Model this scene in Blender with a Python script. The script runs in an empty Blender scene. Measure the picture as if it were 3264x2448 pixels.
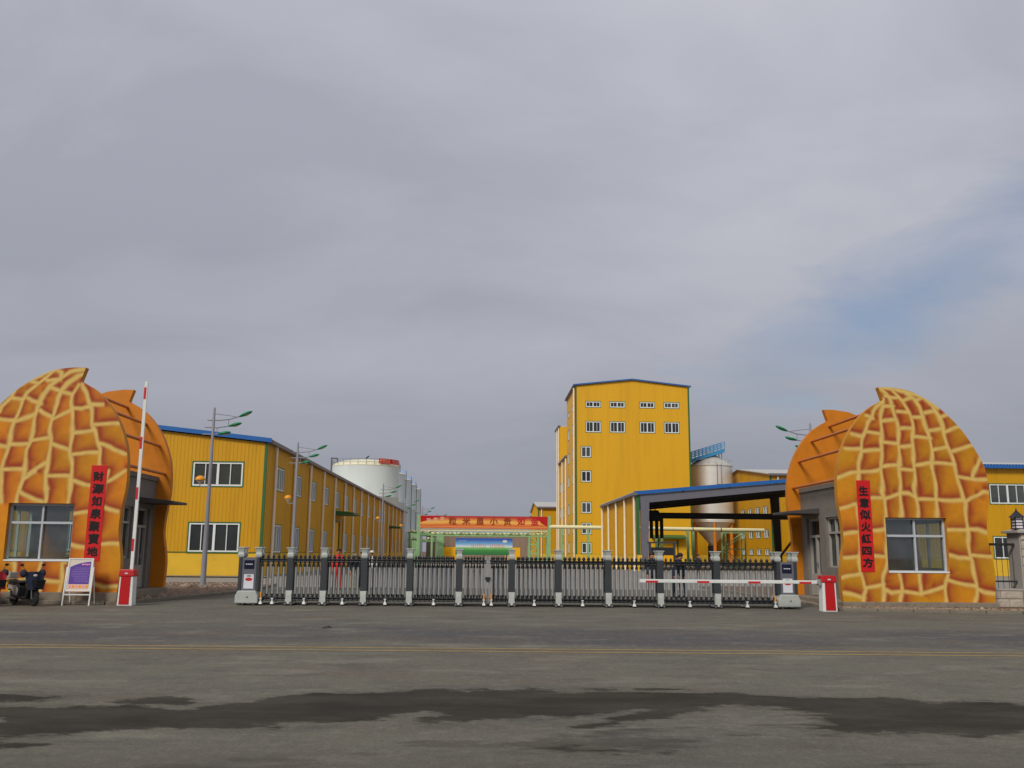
import bpy, bmesh, math, random
import numpy as np
from mathutils import Vector, Matrix
random.seed(7); np.random.seed(7)
PI = math.pi
sc = bpy.context.scene
col = sc.collection

# ---------------------------------------------------------------- camera
cam = bpy.data.objects.new('camera', bpy.data.cameras.new('camera'))
col.objects.link(cam); sc.camera = cam
cam.data.sensor_width = 36; cam.data.lens = 32.54
cam.data.clip_start = 0.1; cam.data.clip_end = 4000
cam.matrix_world = (Matrix.Translation((0, 0, 1.68)) @ Matrix.Rotation(math.radians(-1.78), 4, 'Z')
                    @ Matrix.Rotation(PI / 2 + math.atan(535 / 2950), 4, 'X') @ Matrix.Rotation(0.009, 4, 'Z'))

# ---------------------------------------------------------------- sky and sun
SUN = Vector((-0.50, -0.866, 0.0)).normalized() * math.cos(math.radians(40)) + Vector((0, 0, math.sin(math.radians(40))))
world = bpy.data.worlds.new('World'); sc.world = world; world.use_nodes = True
wt = world.node_tree; wt.nodes.clear()
def wn(t, **k):
    n = wt.nodes.new(t)
    for a, b in k.items(): setattr(n, a, b)
    return n
def wmath(op, a, b=None, clamp=False):
    n = wn('ShaderNodeMath', operation=op, use_clamp=clamp)
    for i, v in enumerate((a, b)):
        if v is None: continue
        if isinstance(v, (int, float)): n.inputs[i].default_value = v
        else: wt.links.new(v, n.inputs[i])
    return n.outputs[0]
def wmix(f, a, b):
    n = wn('ShaderNodeMix', data_type='RGBA')
    for s, v in ((n.inputs[0], f), (n.inputs[6], a), (n.inputs[7], b)):
        if hasattr(v, 'is_linked') or hasattr(v, 'links'): wt.links.new(v, s)
        else: s.default_value = v if isinstance(v, (int, float)) else (*v, 1)
    return n.outputs[2]
sky = wn('ShaderNodeTexSky'); sky.sky_type = 'NISHITA'; sky.sun_disc = False
sky.sun_elevation = math.radians(40); sky.sun_rotation = math.atan2(SUN.x, SUN.y)
sky.air_density = 1.2; sky.dust_density = 2.0; sky.ozone_density = 1.5
tc = wn('ShaderNodeTexCoord'); sep = wn('ShaderNodeSeparateXYZ'); wt.links.new(tc.outputs['Generated'], sep.inputs[0])
zz = wmath('ADD', wmath('MAXIMUM', sep.outputs[2], 0.0), 0.30)
cmb = wn('ShaderNodeCombineXYZ')
wt.links.new(wmath('DIVIDE', sep.outputs[0], zz), cmb.inputs[0]); wt.links.new(wmath('DIVIDE', sep.outputs[1], zz), cmb.inputs[1])
def cloud(scale, detail, rough, off, sx=1.0, sy=1.0, dist=0.0, rot=0.0):
    m = wn('ShaderNodeMapping'); m.inputs['Location'].default_value = off; m.inputs['Scale'].default_value = (sx, sy, 1)
    m.inputs['Rotation'].default_value = (0, 0, rot)
    wt.links.new(cmb.outputs[0], m.inputs[0])
    n = wn('ShaderNodeTexNoise'); n.inputs['Scale'].default_value = scale; n.inputs['Detail'].default_value = detail
    n.inputs['Roughness'].default_value = rough; n.inputs['Distortion'].default_value = dist
    wt.links.new(m.outputs[0], n.inputs[0]); return n.outputs[0]
c1 = cloud(1.15, 3, .45, (3.1, 1.7, 0), 1.0, 1.25, .3, .3)
c2 = cloud(2.6, 6, .55, (8.3, 4.4, 0), 0.75, 1.3, .5, .35)
cl = wmath('ADD', wmath('MULTIPLY', c1, .62), wmath('MULTIPLY', c2, .38))
ramp = wn('ShaderNodeValToRGB'); wt.links.new(cl, ramp.inputs[0])
e = ramp.color_ramp.elements
e[0].position = .36; e[0].color = (.252, .262, .303, 1)
e[1].position = .63; e[1].color = (.352, .358, .402, 1)
q = ramp.color_ramp.elements.new(.50); q.color = (.303, .312, .356, 1)
# lower air is a little duller than the cloud overhead
low = wmath('MULTIPLY', wmath('SUBTRACT', .46, sep.outputs[2], True), 2.1, True)
low = wmath('POWER', low, 1.3)
cloudcol = wmix(wmath('MULTIPLY', low, .85), ramp.outputs[0], (.158, .170, .202))
# break in the cloud towards the north-east
bd = Vector((math.sin(math.radians(34)), math.cos(math.radians(34)), .325)).normalized()
ax = Vector((math.cos(math.radians(33)), -math.sin(math.radians(33)), .43)).normalized()
up = bd.cross(ax).normalized()
def wdot(v):
    n = wn('ShaderNodeVectorMath', operation='DOT_PRODUCT'); wt.links.new(tc.outputs['Generated'], n.inputs[0]); n.inputs[1].default_value = v
    return n.outputs['Value']
a_ = wmath('DIVIDE', wdot(ax), .26); b_ = wmath('DIVIDE', wdot(up), .058)
rad = wmath('SQRT', wmath('ADD', wmath('POWER', wmath('ABSOLUTE', a_), 2.0), wmath('POWER', wmath('ABSOLUTE', b_), 2.0)))
c3 = cloud(3.2, 6, .6, (1.3, 7.7, 0), .8, 1.2, .4, .35)
hole = wmath('MULTIPLY', wmath('SUBTRACT', wmath('ADD', 1.15, wmath('MULTIPLY', wmath('SUBTRACT', c3, .5), 2.4)), rad), .9, True)
front = wmath('GREATER_THAN', wdot(bd), 0.0)
hole = wmath('MULTIPLY', wmath('MULTIPLY', hole, front), .62, True)
skyd = wn('ShaderNodeMix', data_type='RGBA', blend_type='MULTIPLY'); skyd.inputs[0].default_value = 1
wt.links.new(sky.outputs[0], skyd.inputs[6]); skyd.inputs[7].default_value = (.046, .050, .058, 1)
bgc = wmix(hole, cloudcol, skyd.outputs[2])
bg = wn('ShaderNodeBackground'); bg.inputs[1].default_value = 1.0; wt.links.new(bgc, bg.inputs[0])
wo = wn('ShaderNodeOutputWorld'); wt.links.new(bg.outputs[0], wo.inputs[0])

sun = bpy.data.objects.new('sun', bpy.data.lights.new('sun', 'SUN')); col.objects.link(sun)
sun.data.energy = 1.5; sun.data.angle = math.radians(16); sun.data.color = (1, .95, .87)
sun.rotation_euler = SUN.to_track_quat('Z', 'Y').to_euler()
sc.view_settings.view_transform = 'Standard'; sc.view_settings.look = 'None'
sc.view_settings.exposure = 0.6; sc.view_settings.gamma = 1.0; sc.view_settings.use_curve_mapping = False

# ---------------------------------------------------------------- materials
def lin(c):
    c = c / 255.0
    return c / 12.92 if c <= .04045 else ((c + .055) / 1.055) ** 2.4
def S(r, g, b): return (lin(r), lin(g), lin(b))
MATS = {}
def nodes_of(m):
    m.use_nodes = True; nt = m.node_tree
    return nt, nt.nodes['Principled BSDF']
def mat(name, rgb, rough=.6, metal=0.0, var=.10, scale=2.0, bump=0.0, bscale=60, stretch=(1, 1, 1), spec=.4, dirt=None, dirt_amt=.25):
    m = bpy.data.materials.new(name); nt, p = nodes_of(m); N = nt.nodes; L = nt.links
    p.inputs['Roughness'].default_value = rough; p.inputs['Metallic'].default_value = metal
    p.inputs['Specular IOR Level'].default_value = spec
    g = N.new('ShaderNodeNewGeometry'); mp = N.new('ShaderNodeMapping'); mp.inputs['Scale'].default_value = stretch
    L.new(g.outputs['Position'], mp.inputs[0])
    n = N.new('ShaderNodeTexNoise'); n.inputs['Scale'].default_value = scale; n.inputs['Detail'].default_value = 6; n.inputs['Roughness'].default_value = .6
    L.new(mp.outputs[0], n.inputs[0])
    r = N.new('ShaderNodeMapRange'); r.inputs[1].default_value = .25; r.inputs[2].default_value = .75
    r.inputs[3].default_value = 1 - var; r.inputs[4].default_value = 1 + var
    L.new(n.outputs[0], r.inputs[0])
    mx = N.new('ShaderNodeVectorMath'); mx.operation = 'SCALE'; mx.inputs[0].default_value = rgb
    L.new(r.outputs[0], mx.inputs['Scale']); out = mx.outputs[0]
    if dirt:
        n2 = N.new('ShaderNodeTexNoise'); n2.inputs['Scale'].default_value = scale * 3.1; n2.inputs['Detail'].default_value = 8
        L.new(mp.outputs[0], n2.inputs[0])
        r2 = N.new('ShaderNodeMapRange'); r2.inputs[1].default_value = .5; r2.inputs[2].default_value = .8; r2.inputs[4].default_value = dirt_amt
        L.new(n2.outputs[0], r2.inputs[0])
        mm = N.new('ShaderNodeMix'); mm.data_type = 'RGBA'; L.new(r2.outputs[0], mm.inputs[0]); L.new(out, mm.inputs[6]); mm.inputs[7].default_value = (*dirt, 1)
        out = mm.outputs[2]
    L.new(out, p.inputs['Base Color'])
    if bump:
        nb = N.new('ShaderNodeTexNoise'); nb.inputs['Scale'].default_value = bscale; nb.inputs['Detail'].default_value = 5
        L.new(g.outputs['Position'], nb.inputs[0])
        b = N.new('ShaderNodeBump'); b.inputs['Strength'].default_value = bump; b.inputs['Distance'].default_value = .02
        L.new(nb.outputs[0], b.inputs['Height']); L.new(b.outputs[0], p.inputs['Normal'])
    MATS[name] = m
    return m
GREY = S(120, 110, 95)
M = {}
M['yellow_sheet'] = mat('yellow_sheet', S(202, 149, 9), .48, var=.07, scale=.35, stretch=(1.5, 1.5, .25), dirt=S(140, 92, 14), dirt_amt=.28)
M['yellow_sheet_lit'] = mat('yellow_sheet_lit', S(224, 168, 22), .5, var=.05, scale=.3, stretch=(1.5, 1.5, .12), dirt=S(160, 116, 30), dirt_amt=.22)  # lighter copy of the sheet yellow: the tower's brighter light put into its colour
M['yellow_plaster'] = mat('yellow_plaster', S(222, 178, 48), .8, var=.06, scale=.6, bump=.15, dirt=S(150, 120, 70), dirt_amt=.22)
M['yellow_door'] = mat('yellow_door', S(245, 180, 8), .5, var=.04)
M['blue_trim'] = mat('blue_trim', S(32, 96, 166), .5, var=.06, scale=1)
M['green_trim'] = mat('green_trim', S(48, 100, 52), .5, var=.08, scale=3)
M['green_steel'] = mat('green_steel', S(140, 182, 128), .55, var=.08, scale=2)
M['roof_grey'] = mat('roof_grey', S(188, 186, 178), .5, var=.08, scale=.4)
M['gutter'] = mat('gutter', S(112, 108, 112), .5, var=.1)
M['white_pipe'] = mat('white_pipe', S(238, 224, 198), .5, var=.08, scale=1.5)
M['upvc'] = mat('upvc', S(226, 228, 226), .4, var=.04, scale=4)
M['window_alu'] = mat('window_alu', S(186, 190, 194), .4, var=.06, scale=4, dirt=S(140, 136, 128), dirt_amt=.25)
M['cream_pipe'] = mat('cream_pipe', S(234, 226, 176), .45, var=.05, scale=1)
M['tank_white'] = mat('tank_white', S(212, 220, 216), .5, var=.05, scale=.12, stretch=(1, 1, .2), dirt=S(140, 140, 130), dirt_amt=.18)
M['tank_cream'] = mat('tank_cream', S(226, 220, 190), .55, var=.05, scale=.3)
M['tank_rail'] = mat('tank_rail', S(120, 112, 105), .6)
M['pale_blue'] = mat('pale_blue', S(150, 170, 205), .5)
M['stainless'] = mat('stainless', S(228, 226, 219), .36, metal=.3, var=.10, scale=.5, stretch=(.6, .6, 3))
M['steel_blue'] = mat('steel_blue', S(60, 140, 190), .5, var=.1)
M['frame_grey'] = mat('frame_grey', S(104, 104, 112), .5, var=.06)
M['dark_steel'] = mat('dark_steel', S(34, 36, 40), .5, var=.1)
M['duct'] = mat('duct', S(22, 32, 42), .45, var=.1)
M['orange_steel'] = mat('orange_steel', S(205, 125, 30), .5, var=.08)
M['panel_orange'] = mat('panel_orange', S(205, 122, 8), .62, var=.10, scale=.9, dirt=S(150, 85, 15), dirt_amt=.3, bump=.1)
M['panel_rim'] = mat('panel_rim', S(196, 132, 32), .65, var=.1, scale=1.2, dirt=S(130, 95, 40), dirt_amt=.3)
M['rod'] = mat('rod', S(190, 104, 40), .5, var=.1)
M['plaster'] = mat('plaster', S(124, 117, 108), .9, var=.10, scale=1.4, bump=.3, dirt=S(105, 95, 85), dirt_amt=.4)
M['concrete'] = mat('concrete', S(136, 124, 108), .9, var=.14, scale=2.5, bump=.4, dirt=S(92, 78, 64), dirt_amt=.5)
M['kerb'] = mat('kerb', S(126, 118, 104), .9, var=.14, scale=3, bump=.4, dirt=S(98, 84, 70), dirt_amt=.5)
M['soil'] = mat('soil', S(104, 84, 66), .95, var=.22, scale=1.6, bump=.9, bscale=14, dirt=S(142, 124, 104), dirt_amt=.55)
M['rubble'] = mat('rubble', S(150, 128, 108), .95, var=.2, scale=8, bump=.4)
M['yard'] = mat('yard', S(142, 136, 126), .85, var=.10, scale=.25, dirt=S(112, 102, 92), dirt_amt=.35, bump=.2)
M['brown_wall'] = mat('brown_wall', S(146, 124, 106), .8, var=.06, scale=.3)
M['door_metal'] = mat('door_metal', S(160, 156, 148), .45, var=.06)
M['awning'] = mat('awning', S(74, 70, 68), .6, var=.12)
M['white_metal'] = mat('white_metal', S(222, 224, 218), .4, var=.05, scale=3, dirt=S(150, 145, 135), dirt_amt=.2)
M['red_metal'] = mat('red_metal', S(186, 22, 26), .38, var=.06, scale=3)
M['stripe_red'] = mat('stripe_red', S(196, 34, 42), .5, var=.05)
M['gate_dark'] = mat('gate_dark', S(70, 74, 76), .42, metal=.4, var=.1, scale=3)
M['gate_black'] = mat('gate_black', S(46, 48, 50), .45, metal=.3, var=.1)
M['gate_tube'] = mat('gate_tube', S(170, 172, 171), .36, metal=.5, var=.10, scale=5)
M['gate_cap'] = mat('gate_cap', S(178, 182, 175), .5, var=.06, scale=6, dirt=S(130, 128, 120), dirt_amt=.3)
M['navy'] = mat('navy', S(22, 26, 52), .25, var=.05)
M['rubber'] = mat('rubber', S(26, 26, 26), .75, var=.15)
M['wheel_grey'] = mat('wheel_grey', S(110, 112, 112), .45, metal=.3)
M['paper_white'] = mat('paper_white', S(214, 214, 220), .6, var=.04)
M['banner_red'] = mat('banner_red', S(204, 20, 24), .7, var=.05, scale=3)
M['ink'] = mat('ink', S(26, 16, 18), .7, var=.2)
M['brown_ink'] = mat('brown_ink', S(150, 60, 26), .7, var=.2)
M['purple'] = mat('purple', S(92, 60, 150), .5, var=.05)
M['lilac'] = mat('lilac', S(134, 108, 176), .5, var=.05)
M['pink'] = mat('pink', S(238, 150, 178), .5, var=.05)
M['peach'] = mat('peach', S(232, 186, 156), .5, var=.08)
M['cream_paper'] = mat('cream_paper', S(214, 206, 190), .6, var=.03)
M['lamp_pole'] = mat('lamp_pole', S(136, 136, 142), .5, var=.08)
M['lamp_green'] = mat('lamp_green', S(28, 128, 84), .4, var=.1)
M['lamp_orange'] = mat('lamp_orange', S(232, 152, 26), .45, var=.06)
M['lamp_glass'] = mat('lamp_glass', S(214, 196, 180), .3, var=.05)
M['lantern_glass'] = mat('lantern_glass', S(230, 226, 232), .35, var=.04)
M['iron'] = mat('iron', S(40, 40, 42), .5, var=.1)
M['stone'] = mat('stone', S(182, 170, 154), .9, var=.14, scale=5, bump=.6, bscale=30)
M['stone_smooth'] = mat('stone_smooth', S(168, 162, 154), .8, var=.07, scale=3, bump=.15)
M['skin'] = mat('skin', S(176, 122, 96), .6, var=.05)
M['hair'] = mat('hair', S(22, 18, 16), .6)
M['boiler_red'] = mat('boiler_red', S(214, 48, 40), .8, var=.08, scale=8)
M['cloth_dark'] = mat('cloth_dark', S(34, 36, 46), .85, var=.15, scale=8)
M['cloth_blue'] = mat('cloth_blue', S(34, 42, 62), .85, var=.15, scale=8)
M['cloth_khaki'] = mat('cloth_khaki', S(156, 146, 120), .85, var=.12, scale=8)
M['cloth_grey'] = mat('cloth_grey', S(130, 130, 132), .85, var=.12, scale=8)
M['cloth_white'] = mat('cloth_white', S(206, 204, 200), .85, var=.08, scale=8)
M['shoe'] = mat('shoe', S(26, 24, 24), .6)
M['bike_black'] = mat('bike_black', S(30, 31, 34), .38, var=.15, scale=8)
M['bike_grey'] = mat('bike_grey', S(150, 146, 138), .4, var=.1)
M['bike_red'] = mat('bike_red', S(176, 24, 40), .35, var=.08)
M['plate_yellow'] = mat('plate_yellow', S(214, 200, 108), .5)
M['line_yellow'] = mat('line_yellow', S(158, 130, 76), .9, var=.2, scale=3, dirt=S(108, 102, 92), dirt_amt=.95)
M['leaf'] = mat('leaf', S(38, 34, 28), .8)

def glass(name, rgb, rough=.06):
    m = mat(name, rgb, rough, var=.55, scale=.45, spec=.6)
    return m
M['pane'] = glass('pane', S(44, 46, 44))
M['pane_smoky'] = glass('pane_smoky', S(70, 74, 72), .1)
M['pane_green'] = glass('pane_green', S(58, 60, 48), .08)
M['pane_grey'] = glass('pane_grey', S(96, 100, 98), .12)
def clear_glass():
    m = bpy.data.materials.new('clear_glass'); m.use_nodes = True; nt = m.node_tree; N = nt.nodes; N.clear(); L = nt.links
    o = N.new('ShaderNodeOutputMaterial'); t = N.new('ShaderNodeBsdfTransparent'); t.inputs[0].default_value = (.80, .86, .83, 1)
    g = N.new('ShaderNodeBsdfGlossy'); g.inputs['Roughness'].default_value = .03; g.inputs[0].default_value = (.9, .95, 1, 1)
    f = N.new('ShaderNodeValue'); f.outputs[0].default_value = .09
    df = N.new('ShaderNodeBsdfDiffuse'); df.inputs[0].default_value = (.30, .33, .31, 1)
    ge = N.new('ShaderNodeNewGeometry'); nn = N.new('ShaderNodeTexNoise'); nn.inputs['Scale'].default_value = 1.6; nn.inputs['Detail'].default_value = 5; L.new(ge.outputs['Position'], nn.inputs[0])
    rr = N.new('ShaderNodeMapRange'); rr.inputs[1].default_value = .3; rr.inputs[2].default_value = .7; rr.inputs[3].default_value = .01; rr.inputs[4].default_value = .12; L.new(nn.outputs[0], rr.inputs[0])
    dm = N.new('ShaderNodeMixShader'); L.new(rr.outputs[0], dm.inputs[0]); L.new(t.outputs[0], dm.inputs[1]); L.new(df.outputs[0], dm.inputs[2])   # diffuse grey painted in to brighten the pane like reflected light
    mx = N.new('ShaderNodeMixShader'); L.new(f.outputs[0], mx.inputs[0]); L.new(dm.outputs[0], mx.inputs[1]); L.new(g.outputs[0], mx.inputs[2])
    L.new(mx.outputs[0], o.inputs[0]); return m
M['clear_glass'] = clear_glass()

def painted():
    m = bpy.data.materials.new('painted_shell'); nt, p = nodes_of(m); N = nt.nodes; L = nt.links
    a = N.new('ShaderNodeAttribute'); a.attribute_name = 'paint'
    g = N.new('ShaderNodeNewGeometry'); n = N.new('ShaderNodeTexNoise'); n.inputs['Scale'].default_value = 5; n.inputs['Detail'].default_value = 8
    L.new(g.outputs['Position'], n.inputs[0])
    r = N.new('ShaderNodeMapRange'); r.inputs[1].default_value = .25; r.inputs[2].default_value = .75; r.inputs[3].default_value = .90; r.inputs[4].default_value = 1.10
    L.new(n.outputs[0], r.inputs[0])
    v = N.new('ShaderNodeVectorMath'); v.operation = 'SCALE'; L.new(a.outputs['Color'], v.inputs[0]); L.new(r.outputs[0], v.inputs['Scale'])
    L.new(v.outputs[0], p.inputs['Base Color']); p.inputs['Roughness'].default_value = .68; p.inputs['Specular IOR Level'].default_value = .3
    b = N.new('ShaderNodeBump'); b.inputs['Strength'].default_value = .25; b.inputs['Distance'].default_value = .01
    n2 = N.new('ShaderNodeTexNoise'); n2.inputs['Scale'].default_value = 25; L.new(g.outputs['Position'], n2.inputs[0]); L.new(n2.outputs[0], b.inputs['Height']); L.new(b.outputs[0], p.inputs['Normal'])
    return m
M['painted_shell'] = painted()

def road_mat():
    m = bpy.data.materials.new('asphalt'); nt, p = nodes_of(m); N = nt.nodes; L = nt.links
    g = N.new('ShaderNodeNewGeometry'); P = g.outputs['Position']
    def noise(scale, detail=6, st=(1, 1, 1), rough=.6):
        mp = N.new('ShaderNodeMapping'); mp.inputs['Scale'].default_value = st; L.new(P, mp.inputs[0])
        n = N.new('ShaderNodeTexNoise'); n.inputs['Scale'].default_value = scale; n.inputs['Detail'].default_value = detail; n.inputs['Roughness'].default_value = rough
        L.new(mp.outputs[0], n.inputs[0]); return n.outputs[0]
    def rng(x, a, b, c=0, d=1, smooth=False):
        r = N.new('ShaderNodeMapRange'); L.new(x, r.inputs[0])
        if smooth: r.interpolation_type = 'SMOOTHSTEP'
        for i, v in enumerate((a, b, c, d)): r.inputs[i + 1].default_value = v
        return r.outputs[0]
    def mix(f, a, b):
        n = N.new('ShaderNodeMix'); n.data_type = 'RGBA'
        for s, v in ((n.inputs[0], f), (n.inputs[6], a), (n.inputs[7], b)):
            if hasattr(v, 'links'): L.new(v, s)
            elif isinstance(v, (int, float)): s.default_value = v
            else: s.default_value = (*v, 1)
        return n.outputs[2]
    def mth(op, a, b):
        n = N.new('ShaderNodeMath'); n.operation = op
        for i, v in enumerate((a, b)):
            if isinstance(v, (int, float)): n.inputs[i].default_value = v
            else: L.new(v, n.inputs[i])
        return n.outputs[0]
    sp = N.new('ShaderNodeSeparateXYZ'); L.new(P, sp.inputs[0])
    dusty = S(112, 109, 97); tar = S(88, 86, 88); brown = S(106, 95, 84)
    # wheel-polished lanes (bluish) against dusty strips (olive)
    yy = mth('ADD', sp.outputs[1], mth('MULTIPLY', sp.outputs[0], .04))
    lane = N.new('ShaderNodeMath'); lane.operation = 'SUBTRACT'
    l1 = rng(yy, 17.2, 18.2, 0, 1, True); l2 = rng(yy, 20.2, 22.8, 1, 0, True)
    l3 = rng(yy, 6.0, 8.6, 1, 0, True)  # nearest strip, darkened partly to paint in vignetting
    lanes = mth('MAXIMUM', mth('MULTIPLY', l1, l2), mth('MULTIPLY', l3, 1.0))
    big = noise(.16, 6, (.6, 1.0, 1)); c = mix(rng(mth('ADD', mth('MULTIPLY', lanes, .8), mth('MULTIPLY', mth('SUBTRACT', big, .5), 3.2)), .05, .85), dusty, tar)
    mid = noise(.5, 7, (.6, 1.0, 1)); c = mix(rng(mid, .48, .64, 0, .55), c, brown)
    streak = noise(1.3, 9, (.55, 1.0, 1), .7); c = mix(rng(streak, .48, .63, 0, .42), c, S(80, 77, 75))
    pale = noise(.9, 9, (.5, 1.0, 1), .7); c = mix(rng(pale, .53, .65, 0, .45), c, S(150, 144, 128))
    fine = noise(26, 6, (1, 1, 1), .75); c = mix(rng(fine, .42, .66, 0, .55), c, S(70, 68, 65))
    clod_ = noise(7, 6, (1, .8, 1), .7); c = mix(rng(clod_, .5, .68, 0, .35), c, S(136, 130, 118))
    grit = noise(60, 3); c = mix(rng(grit, .58, .7, 0, .4), c, S(168, 160, 148))
    at = N.new('ShaderNodeAttribute'); at.attribute_name = 'wet'
    wn_ = mth('ADD', mth('MULTIPLY', mth('SUBTRACT', noise(2.2, 8, (.55, 1.2, 1), .7), .5), 1.35), mth('MULTIPLY', mth('SUBTRACT', noise(9, 6, (.6, 1.1, 1), .75), .5), .5))
    wet = rng(mth('ADD', at.outputs['Fac'], wn_), -.06, .07, 0, 1, True)
    wetc = mix(noise(1.2, 4, (.4, 1, 1)), S(42, 40, 35), S(58, 53, 45))
    patch = rng(noise(.75, 8, (.45, 1.2, 1), .68), .53, .60, 0, .75, True)   # scattered damp stains this side of the road
    reach = rng(sp.outputs[1], 9.2, 12.6, 1, 0, True)
    rgt = rng(sp.outputs[0], -6, 3, .35, 1, True)
    c = mix(mth('MULTIPLY', mth('MULTIPLY', patch, reach), rgt), c, S(72, 67, 60))
    c = mix(rng(sp.outputs[1], 6.2, 9.6, .55, 0, True), c, S(84, 79, 74))  # near road browner, with vignette darkening painted into the colour
    dry = rng(noise(1.1, 8, (.5, 1.0, 1), .7), .40, .60, .98, .74)   # half-dried areas inside the wet strip
    c = mix(mth('MULTIPLY', wet, dry), c, wetc)
    damp = rng(mth('ADD', at.outputs['Fac'], wn_), -.35, .0, 0, .18, True); c = mix(damp, c, wetc)
    L.new(c, p.inputs['Base Color'])
    L.new(rng(wet, 0, 1, .92, .8), p.inputs['Roughness']); p.inputs['Specular IOR Level'].default_value = .08
    b = N.new('ShaderNodeBump'); b.inputs['Strength'].default_value = .35; b.inputs['Distance'].default_value = .008
    L.new(noise(90, 4), b.inputs['Height']); L.new(b.outputs[0], p.inputs['Normal'])
    return m
M['asphalt'] = road_mat()

def print_mat(name, stops, axis=2, noise_amt=.1, noise_scale=.6):
    # flat print: colours along one object axis, mottled
    m = bpy.data.materials.new(name); nt, p = nodes_of(m); N = nt.nodes; L = nt.links
    t = N.new('ShaderNodeTexCoord'); s = N.new('ShaderNodeSeparateXYZ'); L.new(t.outputs['Generated'], s.inputs[0])
    n = N.new('ShaderNodeTexNoise'); n.inputs['Scale'].default_value = noise_scale; n.inputs['Detail'].default_value = 5; L.new(t.outputs['Object'], n.inputs[0])
    a = N.new('ShaderNodeMath'); a.operation = 'MULTIPLY_ADD'; L.new(n.outputs[0], a.inputs[0]); a.inputs[1].default_value = noise_amt; L.new(s.outputs[axis], a.inputs[2])
    r = N.new('ShaderNodeValToRGB'); L.new(a.outputs[0], r.inputs[0])
    el = r.color_ramp.elements
    el[0].position = stops[0][0]; el[0].color = (*stops[0][1], 1); el[1].position = stops[-1][0]; el[1].color = (*stops[-1][1], 1)
    for ps, c in stops[1:-1]:
        x = el.new(ps); x.color = (*c, 1)
    L.new(r.outputs[0], p.inputs['Base Color']); p.inputs['Roughness'].default_value = .6
    return m
M['banner_print'] = print_mat('banner_print', [(0.08, S(196, 62, 30)), (.26, S(226, 140, 70)), (.36, S(214, 90, 30)), (.62, S(242, 188, 84)), (.85, S(214, 110, 48)), (1.0, S(180, 48, 40))], noise_amt=.22, noise_scale=.35)
M['bill_print'] = print_mat('bill_print', [(0.06, S(36, 110, 62)), (.30, S(60, 140, 66)), (.44, S(120, 186, 104)), (.52, S(222, 228, 232)), (.66, S(120, 180, 226)), (.95, S(36, 84, 176))], noise_amt=.06)

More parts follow.
